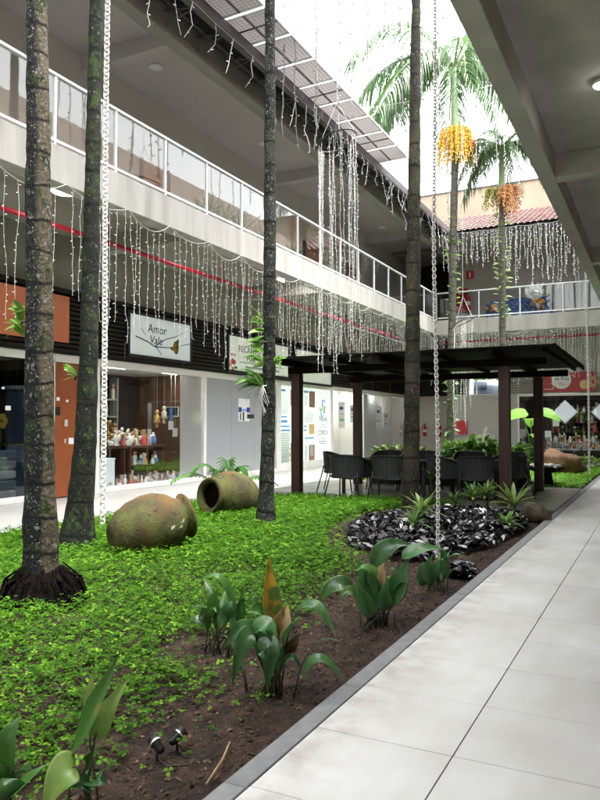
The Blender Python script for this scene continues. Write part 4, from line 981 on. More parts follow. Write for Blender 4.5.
# ================================================================== PALMS
def frond_mesh(L, rise, droop, seed, nl=30, ll=.6):   # arching rachis with hanging leaflets
    q = random.Random(seed); p0, p1, p2 = Vector((.05, 0, 0)), Vector((.5*L, 0, rise)), Vector((.92*L, 0, -droop))
    B = lambda t: p0*(1-t)**2+p1*2*t*(1-t)+p2*t*t
    mb = MB()
    for k in range(nl):
        t = .10+.89*k/(nl-1); c = B(t); d = (B(min(1, t+.02))-B(t-.02)).normalized()
        l = ll*(.55+.45*math.sin(PI*min(1, t*.9+.08)))*q.uniform(.85, 1.1)
        for s in (-1, 1):
            out = (Vector((0, s, 0))*.75 + d*.55 + Vector((0, 0, q.uniform(-.1, .25)))).normalized()
            m_ = c+out*l*.5; e_ = c+out*l*.72+Vector((q.gauss(0, .03), q.gauss(0, .03), -l*q.uniform(.6, .95)))
            mb.blade(c, m_, e_, .014*L/2.2+.005, (0, 0, 1), 4, .3, lambda t_: max(.05, 1-abs(t_-.35)*1.4))
    rc = MB().tube([B(t/9) for t in range(10)], [.035*(1-t/10.5) for t in range(10)], 5)
    k = len(mb.v); nf = len(mb.f); mb.v += rc.v; mb.f += [tuple(i+k for i in f) for f in rc.f]
    me = mb.mesh('frond', 'frond'); me.materials.append(MATS['rachis'])
    mi = [0]*nf+[1]*(len(mb.f)-nf); me.polygons.foreach_set('material_index', mi); return me
FR = [frond_mesh(3.2, 1.0, 1.3, 1, 72, .9), frond_mesh(3.0, .4, 2.2, 2, 72, .9), frond_mesh(3.0, 1.7, .3, 3, 72, .9)]
FRS = [frond_mesh(1.7, .6, .9, 4, 56, .65), frond_mesh(1.6, .3, 1.5, 5, 56, .65), frond_mesh(1.6, 1.0, .2, 6, 56, .65)]
def fruit_mesh(rx, rz, n, seed, m):
    q = random.Random(seed); mb = MB()
    for k in range(n):
        th = q.uniform(0, 2*PI); rr_ = rx*math.sqrt(q.uniform(.1, 1)); a, b = math.cos(th), math.sin(th)
        e_ = Vector((a*rr_, b*rr_, -rz*q.uniform(.3, 1)))
        pts = [Vector((a*.1, b*.1, 0)), Vector((a*rr_*.8, b*rr_*.8, -.05)), e_]
        mb.tube(pts, .007, 3, False)
        for j in range(9):
            t = .25+.75*j/8; c = pts[0]*(1-t)**2+pts[1]*2*t*(1-t)+pts[2]*t*t
            mb.blob(c+Vector((q.gauss(0, .03), q.gauss(0, .03), q.gauss(0, .03))), .030, .030, .034, 5, 3)
    return mb.mesh('fruit_cluster', m)
def palm(label, base, path, bark, crown, seed, roots=None, fr=FR, nfr=11, flare=1.5, fruit=None, shaft=1.6, azim=None, fs=1.0):
    B = Vector(base); q = random.Random(seed); t = thing('palm_tree', label, 'palm tree', B)
    # resample the stem so ring scars have real relief
    pts = []; rad = []
    for (p, r), (p2, r2) in zip(path[:-1], path[1:]):
        n = max(2, int((p2-p).length/.11))
        for k in range(n): s = k/n; pts.append(p.lerp(p2, s)-B); rad.append(r+(r2-r)*s)
    pts.append(path[-1][0]-B); rad.append(path[-1][1])
    rad = [r*(1+(flare-1)*math.exp(-max(0, p.z)/.22))*(1+.03*((i*7919) % 5-2)/2+.03*noise.noise(Vector((i*.7, seed, 0)))) for i, (p, r) in enumerate(zip(pts, rad))]
    mb = MB().tube(pts, rad, 20)
    mb.v = [(x+.012*noise.noise(Vector((x*9, y*9, z*5+seed))), y+.012*noise.noise(Vector((x*9+7, y*9, z*5))), z) for x, y, z in mb.v]
    mb.build('trunk', bark, t, True)
    if roots:
        rm = MB()
        rm.lathe([(roots*1.0, -.12), (roots*.95, .0), (roots*.80, .10), (roots*.62, .20), (roots*.45, .27), (roots*.34, .30)], 26)
        rm.v = [(x*(1+.22*noise.noise(Vector((x*6, y*6, z*3)))), y*(1+.22*noise.noise(Vector((x*6, y*6, z*3+4)))), z+.05*noise.noise(Vector((x*8, y*8, 2)))) for x, y, z in rm.v]
        for k in range(120):
            a = q.uniform(0, 2*PI); c, s = math.cos(a), math.sin(a); r0, r1 = roots*.42, roots*q.uniform(.55, 1.08)
            rm.tube([(c*r0, s*r0, q.uniform(.2, .33)), (c*(r0+r1)*.54, s*(r0+r1)*.54, q.uniform(.14, .22)), (c*r1, s*r1, -.08)], [.006, q.uniform(.006, .014), .008], 5)
        rm.build('root_mass', 'roots', t, True)
    top = pts[-1]
    if shaft: MB().tube([top+Vector((0, 0, -.05)), top+Vector((0, 0, .3)), top+Vector((0, 0, shaft))], [rad[-1]*1.25, rad[-1]*1.35, rad[-1]*.6], 12).build('crownshaft', 'crownshaft', t, True)
    c = top+Vector((0, 0, shaft))
    for k in range(nfr):
        az = azim[k] if azim else 2*PI*k/nfr+q.gauss(0, .15)
        link('frond', fr[k % len(fr)], t, c+Vector((0, 0, q.uniform(-.15, .05))), (0, q.uniform(-.15, .2), az), (fs*q.uniform(.85, 1.1),)*3)
    if fruit:
        for (me, dx, dy, dz) in fruit: link('fruit_cluster', me, t, top+Vector((dx, dy, dz)))
    return t
def stem(bu, bv, uv, radii, ztop, rtop, dz=0):
    B = AZ(bu, bv); path = [(Vector((B.x, B.y, -.1)), radii[0])]
    for (u, v), r in zip(uv, radii): p = AY(u, v, B.y); path.append((Vector((p.x, B.y, p.z)), r))
    (pa, _), (pb, _) = path[-2], path[-1]; d = (pb-pa)/(pb.z-pa.z)
    path.append((pb+d*(ztop-pb.z), rtop)); return (B.x, B.y, 0), path
b, pth = stem(42, 603, [(41, 560), (40, 480), (39, 300), (37, 0)], [.150, .125, .115, .085], 12.5, .08)
palm('thick mossy palm trunk, half dark half tan, rising from black roots at left', b, pth, 'bark_a', 12.5, 1, roots=.40, flare=1.12)
b, pth = stem(77, 549, [(78, 530), (85, 450), (89, 350), (96, 0)], [.170, .135, .110, .075], 13.2, .07)
palm('leaning dark mossy palm trunk beside the white hanging chain at left', b, pth, 'bark_b', 13, 2, flare=1.45)
b, pth = stem(265, 527, [(266, 510), (269, 400), (270, 200), (270, 0)], [.115, .095, .090, .075], 12.8, .07)
palm('slim dark palm trunk speckled with lichen standing behind the second clay pot', b, pth, 'bark_c', 13, 3, flare=1.6)
b, pth = stem(411, 517, [(411, 500), (412, 400), (413, 300), (416, 0)], [.135, .125, .120, .075], 13.2, .07)
palm('mossy brown palm trunk rising from the purple leaf bed by the pavilion', b, pth, 'bark_d', 13, 4, flare=1.25)
fy, fo, frd = fruit_mesh(.62, 1.3, 150, 1, 'fruit_y'), fruit_mesh(.42, .95, 60, 2, 'fruit_o'), fruit_mesh(.2, .8, 10, 3, 'fruit_r')
fg = fruit_mesh(.32, .75, 34, 6, 'fruit_g')
Y5 = 22.0
pth = [(Vector((AY(450, 465, Y5).x, Y5, -.1)), .13)]+[(AY(u, v, Y5), r) for u, v, r in ((451, 400, .12), (453, 250, .115), (455, 150, .11))]
palm('tall palm with a large bunch of yellow fruit against the sky', (pth[0][0].x, Y5, 0), pth, 'bark_e', 12, 5, nfr=15, azim=[R(a) for a in (207, 195, 228, 172, 245, 27, 48, 5, 330, 75, 110, 140, 290, 215, 30)], fruit=[(fy, .06, -.1, .65), (frd, .6, .1, .2)], shaft=2.8, flare=1.2, fs=1.22)
Y6 = 22.6
pth = [(Vector((AY(503, 470, Y6).x, Y6, -.1)), .12)]+[(AY(u, v, Y6), r) for u, v, r in ((503, 400, .11), (502, 280, .10), (502, 200, .09))]
palm('smaller palm with drooping orange fruit in front of the tiled roof', (pth[0][0].x, Y6, 0), pth, 'bark_e', 10, 6, fr=FRS, nfr=15, fruit=[(fo, .25, -.1, .38), (fg, -.28, 0, .42)], shaft=1.7, flare=1.2)

# epiphytes growing on the trunks
def epiphyte(label, u, v, Y, n, L, w, seed, m='leaf_bright', spread=1.0, up=.3, side=-1, roots=0, zs=.0, wrap=False):
    P = AY(u, v, Y); t = thing('epiphyte', label, 'plant', P); q = random.Random(seed)
    for k in range(n):
        a = q.uniform(-1.5, 1.5) if not wrap else q.uniform(0, 2*PI); z = q.uniform(-zs, zs)
        d = Vector((side*math.cos(a)*.8, -abs(math.sin(a))*.5-.2 if not wrap else math.sin(a), up+q.gauss(0, .35))).normalized() if not wrap else Vector((math.cos(a), math.sin(a), up+q.gauss(0, .3))).normalized()
        l = L*q.uniform(.6, 1.15); o_ = Vector((0, 0, z)) + (d*Vector((1, 1, 0)).length*0 if not wrap else Vector((math.cos(a)*.1, math.sin(a)*.1, 0)))
        MB().blade(o_, o_+d*l*.6+Vector((0, 0, l*.2*spread)), o_+d*l+Vector((0, 0, -l*.25*spread)), w*q.uniform(.8, 1.2), (q.gauss(0, .4), -.6, .6), 6, .2).build('leaf', m if q.random() < .8 else 'leaf_pale', t, True)
    rm = MB()
    for k in range(roots):
        a = q.uniform(-.8, .8); e_ = Vector((math.sin(a)*.3*q.random(), -.05, -q.uniform(.15, .45)))
        rm.tube([(0, -.03, 0), e_*.5+Vector((.04*q.gauss(0, 1), -.05, .02)), e_], .006, 4)
    rm.tube([(.05, 0, 0), (0, -.03, 0), (-.03, -.02, -.05)], .012, 4); rm.build('roots', 'stone_pale' if roots else 'petiole', t)
T1Y, T2Y, T3Y = AZ(42, 603).y, AZ(77, 549).y, AZ(265, 527).y
epiphyte('leafy green epiphyte on the left side of the thickest trunk, before the orange sign', 25, 322, T1Y-.05, 20, .17, .022, 1, 'leaf_bright', .6, .3, zs=.14)
epiphyte('small sprig of green leaves low on the leaning dark trunk', 78, 376, T2Y-.05, 9, .22, .022, 2, 'leaf_bright', .3, .5)
epiphyte('green epiphyte wrapping the slim trunk in front of the cream sign', 264, 342, T3Y-.1, 22, .30, .035, 3, 'leaf_bright', .5, .3, zs=.35)
epiphyte('tuft of green leaves on the right side of the slim trunk', 275, 362, T3Y-.06, 8, .22, .03, 4, 'leaf_bright', .5, .4, side=1)
epiphyte('fern like epiphyte with pale hanging roots, lowest on the slim trunk', 264, 386, T3Y-.1, 18, .45, .035, 5, 'leaf_mid', .9, .25, roots=12)
epiphyte('green ferns clothing the upper trunk of the orange fruited palm', 502, 262, Y6-.0, 110, .22, .03, 6, 'leaf_pale', .6, .2, zs=1.8, wrap=True)
epiphyte('green ferns clothing the trunk of the yellow fruited palm beside the balcony', 453, 262, Y5, 70, .2, .03, 7, 'leaf_bright', .6, .2, zs=1.7, wrap=True)
epiphyte('leaves climbing the lower trunk of the yellow fruited palm above the planter', 451, 405, Y5, 60, .2, .03, 8, 'leaf_mid', .6, .2, zs=1.0, wrap=True)

# ================================================================== CLAY POTS
prof = [(.10, -.50), (.15, -.50), (.20, -.47), (.30, -.36), (.375, -.20), (.405, -.02), (.395, .13), (.34, .27), (.26, .37), (.235, .41), (.255, .435), (.275, .46), (.27, .49), (.235, .50), (.205, .48), (.195, .42), (.22, .36), (.31, .25), (.36, .1), (.36, -.1), (.25, -.38), (.02, -.45)]
def pot(label, uv, center_z, axis, s):
    P = AZ(*uv); t = thing('clay_pot', label, 'pot', (P.x, P.y, 0)); axis = Vector(axis).normalized()
    o = MB().lathe(prof, 44).build('body', 'pot_clay', t, True); o.rotation_mode = 'QUATERNION'; o.rotation_quaternion = axis.to_track_quat('Z', 'Y'); o.location = (0, 0, center_z); o.scale = (s,)*3
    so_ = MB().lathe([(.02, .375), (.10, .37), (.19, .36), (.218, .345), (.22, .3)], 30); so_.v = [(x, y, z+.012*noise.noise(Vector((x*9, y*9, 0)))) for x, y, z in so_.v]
    so_ = so_.build('soil_fill', 'roots', t, True); so_.rotation_mode = 'QUATERNION'; so_.rotation_quaternion = axis.to_track_quat('Z', 'Y'); so_.location = (0, 0, center_z); so_.scale = (s,)*3  # near-black disc in the mouth, painting in the shade of the hollow
    rim = MB().lathe([(.262, .452), (.285, .462), (.283, .49), (.262, .508), (.236, .507), (.232, .49)], 44, cap=False).build('rim', 'pot_clay', t, True); rim.rotation_mode = 'QUATERNION'; rim.rotation_quaternion = axis.to_track_quat('Z', 'Y'); rim.location = (0, 0, center_z); rim.scale = (s,)*3
    return t
rgt, fwd = Vector((.89, .455, 0)), Vector((-.455, .89, 0))
p1_axis = rgt*.84+fwd*.50+Vector((0, 0, .24))
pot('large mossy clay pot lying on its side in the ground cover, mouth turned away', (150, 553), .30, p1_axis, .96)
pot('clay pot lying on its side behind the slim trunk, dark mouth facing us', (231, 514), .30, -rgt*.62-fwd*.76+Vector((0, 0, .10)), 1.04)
# fern-like plant behind the second pot
q0 = AZ(222, 505); t = thing('split_leaf_plant', 'dark green split leaf plant behind the second clay pot', 'plant', (q0.x-.3, q0.y+.7, 0)); q = random.Random(2)
for k, (dx, dz, l) in enumerate(((-.9, .62, 1), (-.55, .85, 1), (.1, .95, .9), (.5, .8, .9), (.95, .55, .9), (-.2, .7, .8))):
    mb = MB(); d = Vector((dx*.89, dx*.455-.25, 0)); e_ = d+Vector((0, 0, dz*.75)); c_ = d*.5+Vector((0, 0, dz+.15))
    Bz = lambda t_: c_*2*t_*(1-t_)+e_*t_*t_
    mb.tube([Bz(t_/6) for t_ in range(7)], .012, 4)
    for j in range(11):
        t_ = .35+.65*j/10; c = Bz(t_); dd = (Bz(min(1, t_+.05))-Bz(t_-.05)).normalized()
        for s in (-1, 1): o_ = (dd.cross(Vector((0, 0, 1)))*s+dd*.5).normalized()*.26; mb.blade(c, c+o_*.6, c+o_+Vector((0, 0, -.08)), .032, (0, -.4, 1), 3, .1)
    mb.build('leaf', 'leaf_mid', t)

# ================================================================== GROUND COVER
def cover(name, label, N, x0, x1, y0, y1, keep, size, seed, hmax=.12, cols=((.034, .115, .008), (.105, .265, .014), (.20, .40, .030)), zf=soil_z, leaflets=3):
    g = np.random.default_rng(seed); x = g.uniform(x0, x1, N); y = g.uniform(y0, y1, N); k = keep(x, y, g); x, y = x[k], y[k]; n = len(x)
    z = np.array([zf(a, b_) for a, b_ in zip(x, y)]) + g.uniform(.015, hmax, n)*(.7+.6*g.random(n))
    s = size*g.uniform(.45, 1.5, n); az0 = g.uniform(0, 2*np.pi, n)
    tilt = g.normal(0, .25, (n, 2)); base = np.array(cols); f = g.random(n)**1.1
    tint = base[0]*(1-f)[:, None]+base[1]*f[:, None]; br_ = g.random(n) < .14; tint[br_] = base[2]; tint *= g.uniform(.75, 1.2, n)[:, None]
    V = []; T = []
    tmpl = np.array([(.05, 0), (.45, .36), (.85, .42), (1.08, .0), (.85, -.42), (.45, -.36)])
    for j in range(leaflets):
        a = az0+2*np.pi*j/leaflets+g.normal(0, .2, n); ca, sa_ = np.cos(a), np.sin(a); drop = g.uniform(-.1, .3, n)
        P = np.zeros((n, 6, 3))
        for m_, (lx, ly) in enumerate(tmpl):
            dx = (lx*ca-ly*sa_)*s; dy = (lx*sa_+ly*ca)*s
            P[:, m_, 0] = x+dx; P[:, m_, 1] = y+dy; P[:, m_, 2] = z-lx*drop*s+dx*tilt[:, 0]+dy*tilt[:, 1]+abs(ly)*s*.25
        V.append(P); T.append(tint*g.uniform(.85, 1.15, n)[:, None])
    o = raw_mesh(name, np.concatenate(V), None, 'cover', np.concatenate(T)); return tag(o, label, None, kind='stuff')
bed = [(p.x, p.y) for p in (AZ(*k) for k in ((350, 548), (346, 530), (366, 517), (400, 511), (450, 510), (500, 510), (531, 514), (524, 530), (484, 548), (440, 558), (405, 562), (380, 556)))]
bed2 = [(p.x, p.y) for p in (AZ(*k) for k in ((444, 572), (452, 564), (470, 566), (475, 573), (468, 578), (452, 577)))]
edge_pts = [(-3, -2.3), (2.2, -2.25), (3.0, -2.3), (3.6, -2.38), (4.2, -2.55), (5.2, -2.62), (6.3, -2.75), (7.5, -2.95), (8.5, -3.1), (9.6, -3.3), (13.3, -3.3)]
ex_, ey_ = np.array([a for _, a in edge_pts]), np.array([a for a, _ in edge_pts])
def keep_cover(x, y, g):
    nz = np.array([noise.noise(Vector((a*1.6, b_*1.6, 5))) for a, b_ in zip(x, y)]); n2 = np.array([noise.noise(Vector((a*3.5, b_*3.5, 9))) for a, b_ in zip(x, y)])
    e_ = np.interp(y, ey_, ex_)+.22*nz
    d = e_-x                                   # metres into the planted side
    p = np.clip(.5+d*1.6, 0, 1)*np.clip(.72+(y-3.0)*.18+n2*.65, .12, 1)
    p[d < -.12] *= .0
    stray = (d < .0) & (d > -.45) & (g.random(len(x)) < .10); p[stray] = .5
    for (cx_, cy_, rr_) in ((-2.70, 3.95, .36), (-2.35, 4.35, .22)): p[(x-cx_)**2+(y-cy_)**2 < rr_**2] *= .08
    p[in_poly(x, y, bed)] = 0
    q_ = AZ(42, 603); p[(x-q_.x)**2+(y-q_.y)**2 < .36**2] = 0
    # crescent of bare soil round the purple bed
    bx_ = np.array([a for a, _ in bed]).mean(); by_ = np.array([b_ for _, b_ in bed]).mean()
    big = [(bx_+(a-bx_)*1.16-.06, by_+(b_-by_)*1.16-.04) for a, b_ in bed]; p[in_poly(x, y, big)] *= .12
    return g.random(len(x)) < p
cover('clover_ground_cover', 'bright green clover like ground cover carpeting the garden', 150000, XL+.05, XF-.2, 1.0, 13.15, keep_cover, .0185, 1)
cover('clover_ground_cover', 'dense far part of the bright green clover carpet behind the clay pots', 26000, XL+.05, -3.2, 6.5, 13.18, keep_cover, .030, 11, .11)
cover('lawn_cover', 'bright green lawn behind the pavilion', 17000, XL+.05, XF-.2, 18.05, 26.5, lambda x, y, g: np.ones(len(x), bool), .055, 2, .07, cols=((.12, .30, .03), (.20, .42, .05), (.26, .5, .08)), zf=lambda x, y: -.01)
# fallen leaf litter on bare soil
g = np.random.default_rng(4); N = 16000; x = g.uniform(-4.5, XF-.16, N); y = g.uniform(1.6, 10, N); s = g.uniform(.003, .018, N)*g.uniform(.5, 1, N); a = g.uniform(0, 6.28, N); el = g.uniform(.15, .6, N)
P = np.zeros((N, 4, 3)); z = np.array([soil_z(i, j) for i, j in zip(x, y)])+.006; tl = g.normal(0, .5, (N, 2))
for m_, (lx, ly) in enumerate(((-1, 0), (0, -1), (1, 0), (0, 1))):
    dx = (lx*np.cos(a)-ly*el*np.sin(a))*s; dy = (lx*np.sin(a)+ly*el*np.cos(a))*s; P[:, m_, 0] = x+dx; P[:, m_, 1] = y+dy; P[:, m_, 2] = z+dx*tl[:, 0]+dy*tl[:, 1]+.004
pal = np.array([(.06, .032, .02), (.12, .07, .04), (.19, .12, .07), (.03, .018, .012)]); T = pal[g.integers(0, 4, N)]*g.uniform(.7, 1.3, (N, 1))
tag(raw_mesh('leaf_litter', P, None, 'litter', T), 'scattered brown leaf litter on the bare soil', None, kind='stuff')

# crumbs and clods of soil
g = np.random.default_rng(14); N = 9000; x = g.uniform(-4.2, XF-.15, N); y = 1.7+8.5*g.random(N)**1.4; s = .004+.016*g.random(N)**3
z = np.array([soil_z(i, j) for i, j in zip(x, y)])+s*.25; OCT = np.array([(1, 0, 0), (0, 1, 0), (-1, 0, 0), (0, -1, 0), (0, 0, .8), (0, 0, -.8)]); TRI = [(0, 1, 4), (1, 2, 4), (2, 3, 4), (3, 0, 4), (1, 0, 5), (2, 1, 5), (3, 2, 5), (0, 3, 5)]
V6 = OCT[None]*s[:, None, None]*g.uniform(.55, 1.35, (N, 6, 3)); an = g.uniform(0, 6.28, N); ca, sa_ = np.cos(an)[:, None], np.sin(an)[:, None]
V6 = np.stack([V6[:, :, 0]*ca-V6[:, :, 1]*sa_, V6[:, :, 0]*sa_+V6[:, :, 1]*ca, V6[:, :, 2]], 2)+np.stack([x, y, z], 1)[:, None, :]
T = np.array([(.030, .018, .011), (.055, .031, .019), (.085, .05, .03)])[g.integers(0, 3, N)]*g.uniform(.7, 1.3, (N, 1))
tag(raw_mesh('soil_crumbs', np.concatenate([V6[:, list(t_)] for t_ in TRI]), None, 'litter', np.concatenate([T]*8)), 'loose crumbs of reddish brown soil along the bed', None, kind='stuff')

# purple leaf bed
def purple(name, label, poly, N, seed, hh):
    g = np.random.default_rng(seed); xs = [a for a, _ in poly]; ys = [b_ for _, b_ in poly]; x = g.uniform(min(xs), max(xs), N); y = g.uniform(min(ys), max(ys), N); k = in_poly(x, y, poly); x, y = x[k], y[k]; n = len(x)
    cx_, cy_ = np.mean(xs), np.mean(ys); rx, ry = (max(xs)-min(xs))/2, (max(ys)-min(ys))/2
    dome = np.clip(1-((x-cx_)/rx)**2*.7-((y-cy_)/ry)**2*.7, .12, 1)
    z = hh*dome*g.uniform(.35, 1, n)-.02+.05*np.array([noise.noise(Vector((a*3, b_*3, 2))) for a, b_ in zip(x, y)])
    s = g.uniform(.038, .070, n); a = g.uniform(0, 6.28, n); tl = g.normal(0, .30, (n, 2)); P = np.zeros((n, 6, 3))
    for m_, (lx, ly) in enumerate(((-1, 0), (-.3, .42), (.35, .36), (1.25, 0), (.35, -.36), (-.3, -.42))):
        dx = (lx*np.cos(a)-ly*np.sin(a))*s; dy = (lx*np.sin(a)+ly*np.cos(a))*s; P[:, m_, 0] = x+dx; P[:, m_, 1] = y+dy; P[:, m_, 2] = z+dx*tl[:, 0]+dy*tl[:, 1]+abs(ly)*s*.35
    pal = np.array([(.006, .005, .007), (.010, .007, .010), (.018, .015, .018), (.10, .095, .105)]); T = pal[g.choice(4, n, p=[.42, .35, .15, .08])]*g.uniform(.7, 1.3, (n, 1))
    return tag(raw_mesh(name, P, None, 'purple', T), label, None, kind='stuff')
purple('purple_leaf_bed', 'mound of glossy dark purple leaves round the mossy palm trunk', bed, 8000, 5, .22)
purple('purple_leaf_bed', 'small outlying patch of glossy purple leaves near the kerb', bed2, 600, 6, .1)

# ================================================================== BROAD-LEAVED CLUMPS
def W(u, v, B, dd):
    h_ = Vector((_f.x, _f.y, 0)).normalized(); d = _ray(u, v); k = ((B-CP).dot(h_)+dd)/d.dot(h_); return CP+d*k
def lance(t): return max(.03, (math.sin(PI*t**.62)**.9)*(1-.25*t))
def clump(label, bu, bv, leaves, seed, extra=6):
    B = AZ(bu, bv); B.z = soil_z(B.x, B.y); t = thing('broadleaf_plant', label, 'plant', B); q = random.Random(seed)
    dep = (B-CP).dot(_f)
    for (us, vs, um, vm, ut, vt, hw, m, dd) in leaves:
        dd *= 1.0; p0, p1, p2 = W(us, vs, B, dd), W(um, vm, B, dd-.05), W(ut, vt, B, dd+.05*q.gauss(0, 1)-.02)
        p1 = p1*2-(p0+p2)*.5 if False else p1
        vd = (CP-p1).normalized(); nn = (vd*.75+Vector((q.gauss(0, .25), q.gauss(0, .25), .75))).normalized()
        lf = MB().ribbed(p0-B, p1-B, p2-B, hw*1.5*dep/FPX, nn, 18, lance, .30, 12, .085, q.gauss(0, .5), .14).build('leaf', m, t, True)
        g0 = Vector((q.gauss(0, .05), q.gauss(0, .05), 0)); g0.z = -.03
        MB().tube([g0, (g0+(p0-B))*.5+Vector((q.gauss(0, .012), 0, 0)), p0-B, (p0-B).lerp(p1-B, .25)], [.006, .005, .004, .002], 5).build('stalk', 'petiole', t, True)
    for k in range(extra):
        a = q.uniform(0, 2*PI); o_ = Vector((math.cos(a), math.sin(a), 0)); l = q.uniform(.26, .40); g0 = Vector((q.gauss(0, .06), q.gauss(0, .05), -.03)); b0 = g0+o_*.03+Vector((0, 0, q.uniform(.10, .2)))
        p1 = b0+o_*l*.25+Vector((0, 0, l*.75)); p2 = b0+o_*l*q.uniform(.3, .8)+Vector((0, 0, l*q.uniform(.35, 1.0)))
        MB().ribbed(b0, p1, p2, q.uniform(.022, .036), (o_*-.8+Vector((0, 0, .6))), 16, lance, .3, 12, .085, q.gauss(0, .5), .14).build('leaf', q.choice((D, D, Mi)), t, True)
        MB().tube([g0, b0, b0.lerp(p1, .3)], [.006, .004, .002], 5).build('stalk', 'petiole', t, True)
    mb = MB()
    for k in range(8):
        g0 = Vector((q.gauss(0, .06), q.gauss(0, .05), -.03)); mb.tube([g0, g0+Vector((q.gauss(0, .02), q.gauss(0, .02), q.uniform(.08, .2)))], [.006, .004], 4)
    mb.build('dry_stubs', 'petiole', t)['kind'] = 'stuff'
D, Mi, Pa, Ye, Dr, Re = 'leaf_dark', 'leaf_mid', 'leaf_pale', 'leaf_yellow', 'leaf_dry', 'leaf_red'
clump('broad leaved plant with one tall yellowing leaf beside the kerb', 272, 692, [
    (279, 634, 266, 600, 270, 556, 8.5, Ye, .05), (268, 622, 262, 606, 247, 612, 9, Mi, .08), (256, 632, 240, 618, 222, 651, 6.5, D, 0), (254, 634, 243, 630, 232, 686, 7, D, -.06),
    (255, 632, 268, 612, 277, 654, 8, D, -.03), (262, 654, 274, 630, 267, 692, 9, D, -.1), (279, 645, 281, 618, 288, 604, 8, Dr, .07), (283, 646, 291, 628, 301, 617, 8, D, 0), (285, 660, 292, 645, 301, 633, 5, Re, .02),
    (296, 612, 320, 588, 337, 640, 4.5, D, .05), (278, 674, 292, 640, 303, 676, 4.5, D, -.05), (303, 682, 314, 634, 347, 685, 5, D, -.1), (263, 640, 258, 622, 266, 600, 6, D, .15)], 1)
clump('smaller broad leaved plant with a thin arching leaf, left of the yellowing one', 225, 652, [
    (237, 622, 224, 545, 190, 594, 3, Mi, 0), (216, 614, 213, 602, 218, 589, 6.5, Mi, 0), (210, 624, 205, 600, 186, 612, 6.5, D, .02), (205, 625, 197, 616, 188, 623, 5, D, .1),
    (229, 620, 226, 610, 232, 601, 6.5, D, -.03), (241, 622, 240, 606, 244, 586, 3.5, Mi, .05), (222, 622, 224, 606, 226, 603, 5, D, .1), (213, 618, 222, 596, 231, 622, 5, D, .12)], 2)
clump('broad leaved plant with dark upright leaves beside the kerb, before the purple bed', 378, 622, [
    (372, 566, 388, 536, 414, 547, 7, D, .02), (402, 558, 420, 544, 449, 551, 6.5, D, -.04), (390, 604, 398, 585, 409, 556, 8, D, .0), (378, 596, 362, 574, 358, 560, 6.5, D, .05),
    (376, 578, 364, 562, 355, 573, 5, Mi, -.04), (352, 588, 332, 574, 316, 609, 6.5, D, 0), (358, 596, 348, 584, 339, 602, 4.5, Mi, -.05), (373, 616, 362, 596, 356, 576, 6.5, D, -.08),
    (384, 590, 380, 574, 383, 556, 4, Dr, .06), (366, 600, 360, 585, 366, 570, 6, D, .08), (395, 600, 402, 580, 398, 565, 7, D, .1), (386, 610, 384, 596, 388, 578, 6, D, -.05)], 3, 9)
clump('small plant of upright green leaves at the foot of the chain', 436, 589, [
    (424, 586, 421, 570, 424, 562, 4.5, D, 0), (432, 584, 424, 568, 432, 556, 5, D, -.02), (442, 580, 444, 560, 439, 541, 6, Mi, 0), (437, 584, 446, 570, 434, 556, 4, Mi, .04), (428, 586, 434, 570, 436, 562, 5, D, .05)], 4)
clump('near plant with a tall lance shaped green leaf at the bottom left', 86, 838, [
    (70, 764, 88, 722, 118, 656, 11, Mi, 0), (95, 738, 104, 712, 128, 680, 8, Pa, .06), (90, 740, 88, 700, 93, 671, 6, Pa, .09), (76, 768, 62, 764, 42, 815, 13, Pa, -.08), (88, 788, 95, 775, 108, 785, 9, D, -.04), (90, 790, 80, 776, 66, 792, 8, D, -.06), (84, 772, 89, 760, 92, 750, 5, Mi, .02)], 5, 0)
clump('near plant cut by the left frame edge with a broad grey green leaf', 6, 842, [
    (10, 772, 4, 740, 21, 716, 12, Mi, 0), (4, 806, 20, 785, 45, 765, 8, Mi, -.04), (12, 788, 22, 768, 30, 770, 10, D, .06), (8, 796, -6, 776, -14, 770, 12, Mi, -.02), (10, 800, 8, 790, 2, 778, 12, Mi, -.08)], 6, 0)

# small spiky rosettes by the bed
def rosette(label, u, v, hh, L, n, m, seed):
    B = AZ(u, v); t = thing('spiky_rosette', label, 'plant', (B.x, B.y, 0)); q = random.Random(seed)
    MB().tube([(0, 0, -.05), (.01, 0, hh)], [.022, .018], 6).build('stem', 'petiole', t, True)
    for k in range(n):
        a = 2.4*k+q.gauss(0, .2); e_ = .15+.9*k/n; d = Vector((math.cos(a)*math.cos(e_), math.sin(a)*math.cos(e_), math.sin(e_))); l = L*q.uniform(.75, 1.1); b0 = Vector((0, 0, hh-.03+.05*k/n))
        MB().blade(b0, b0+d*l*.6+Vector((0, 0, .05*l)), b0+d*l-Vector((0, 0, l*.28*(1-k/n))), .020+L*.03, (0, 0, 1), 6, .3).build('leaf', m if q.random() < .75 else 'leaf_pale', t, True)
for (u, v, hh, L, n, m, lab) in ((422, 531, .28, .36, 18, 'leaf_pale', 'spiky pale green rosette at the base of the mossy trunk'), (414, 540, .22, .26, 12, 'leaf_mid', 'small spiky rosette in front of the mossy trunk'),
    (455, 510, .16, .26, 14, 'leaf_mid', 'smallest spiky rosette behind the purple bed, nearest the chain'), (473, 512, .26, .34, 20, 'leaf_mid', 'middle spiky rosette behind the purple bed'), (487, 512, .28, .36, 20, 'leaf_mid', 'spiky rosette behind the purple bed, nearest the front post'),
    (514, 524, .30, .46, 22, 'leaf_pale', 'largest spiky grey green rosette in front of the pavilion post'), (507, 531, .12, .26, 14, 'leaf_bright', 'low bright green rosette at the kerb end of the purple bed'), (431, 500, .45, .25, 14, 'leaf_mid', 'tall stemmed rosette beside the mossy trunk under the pavilion')):
    rosette(lab, u, v, hh, L, n, m, int(u))

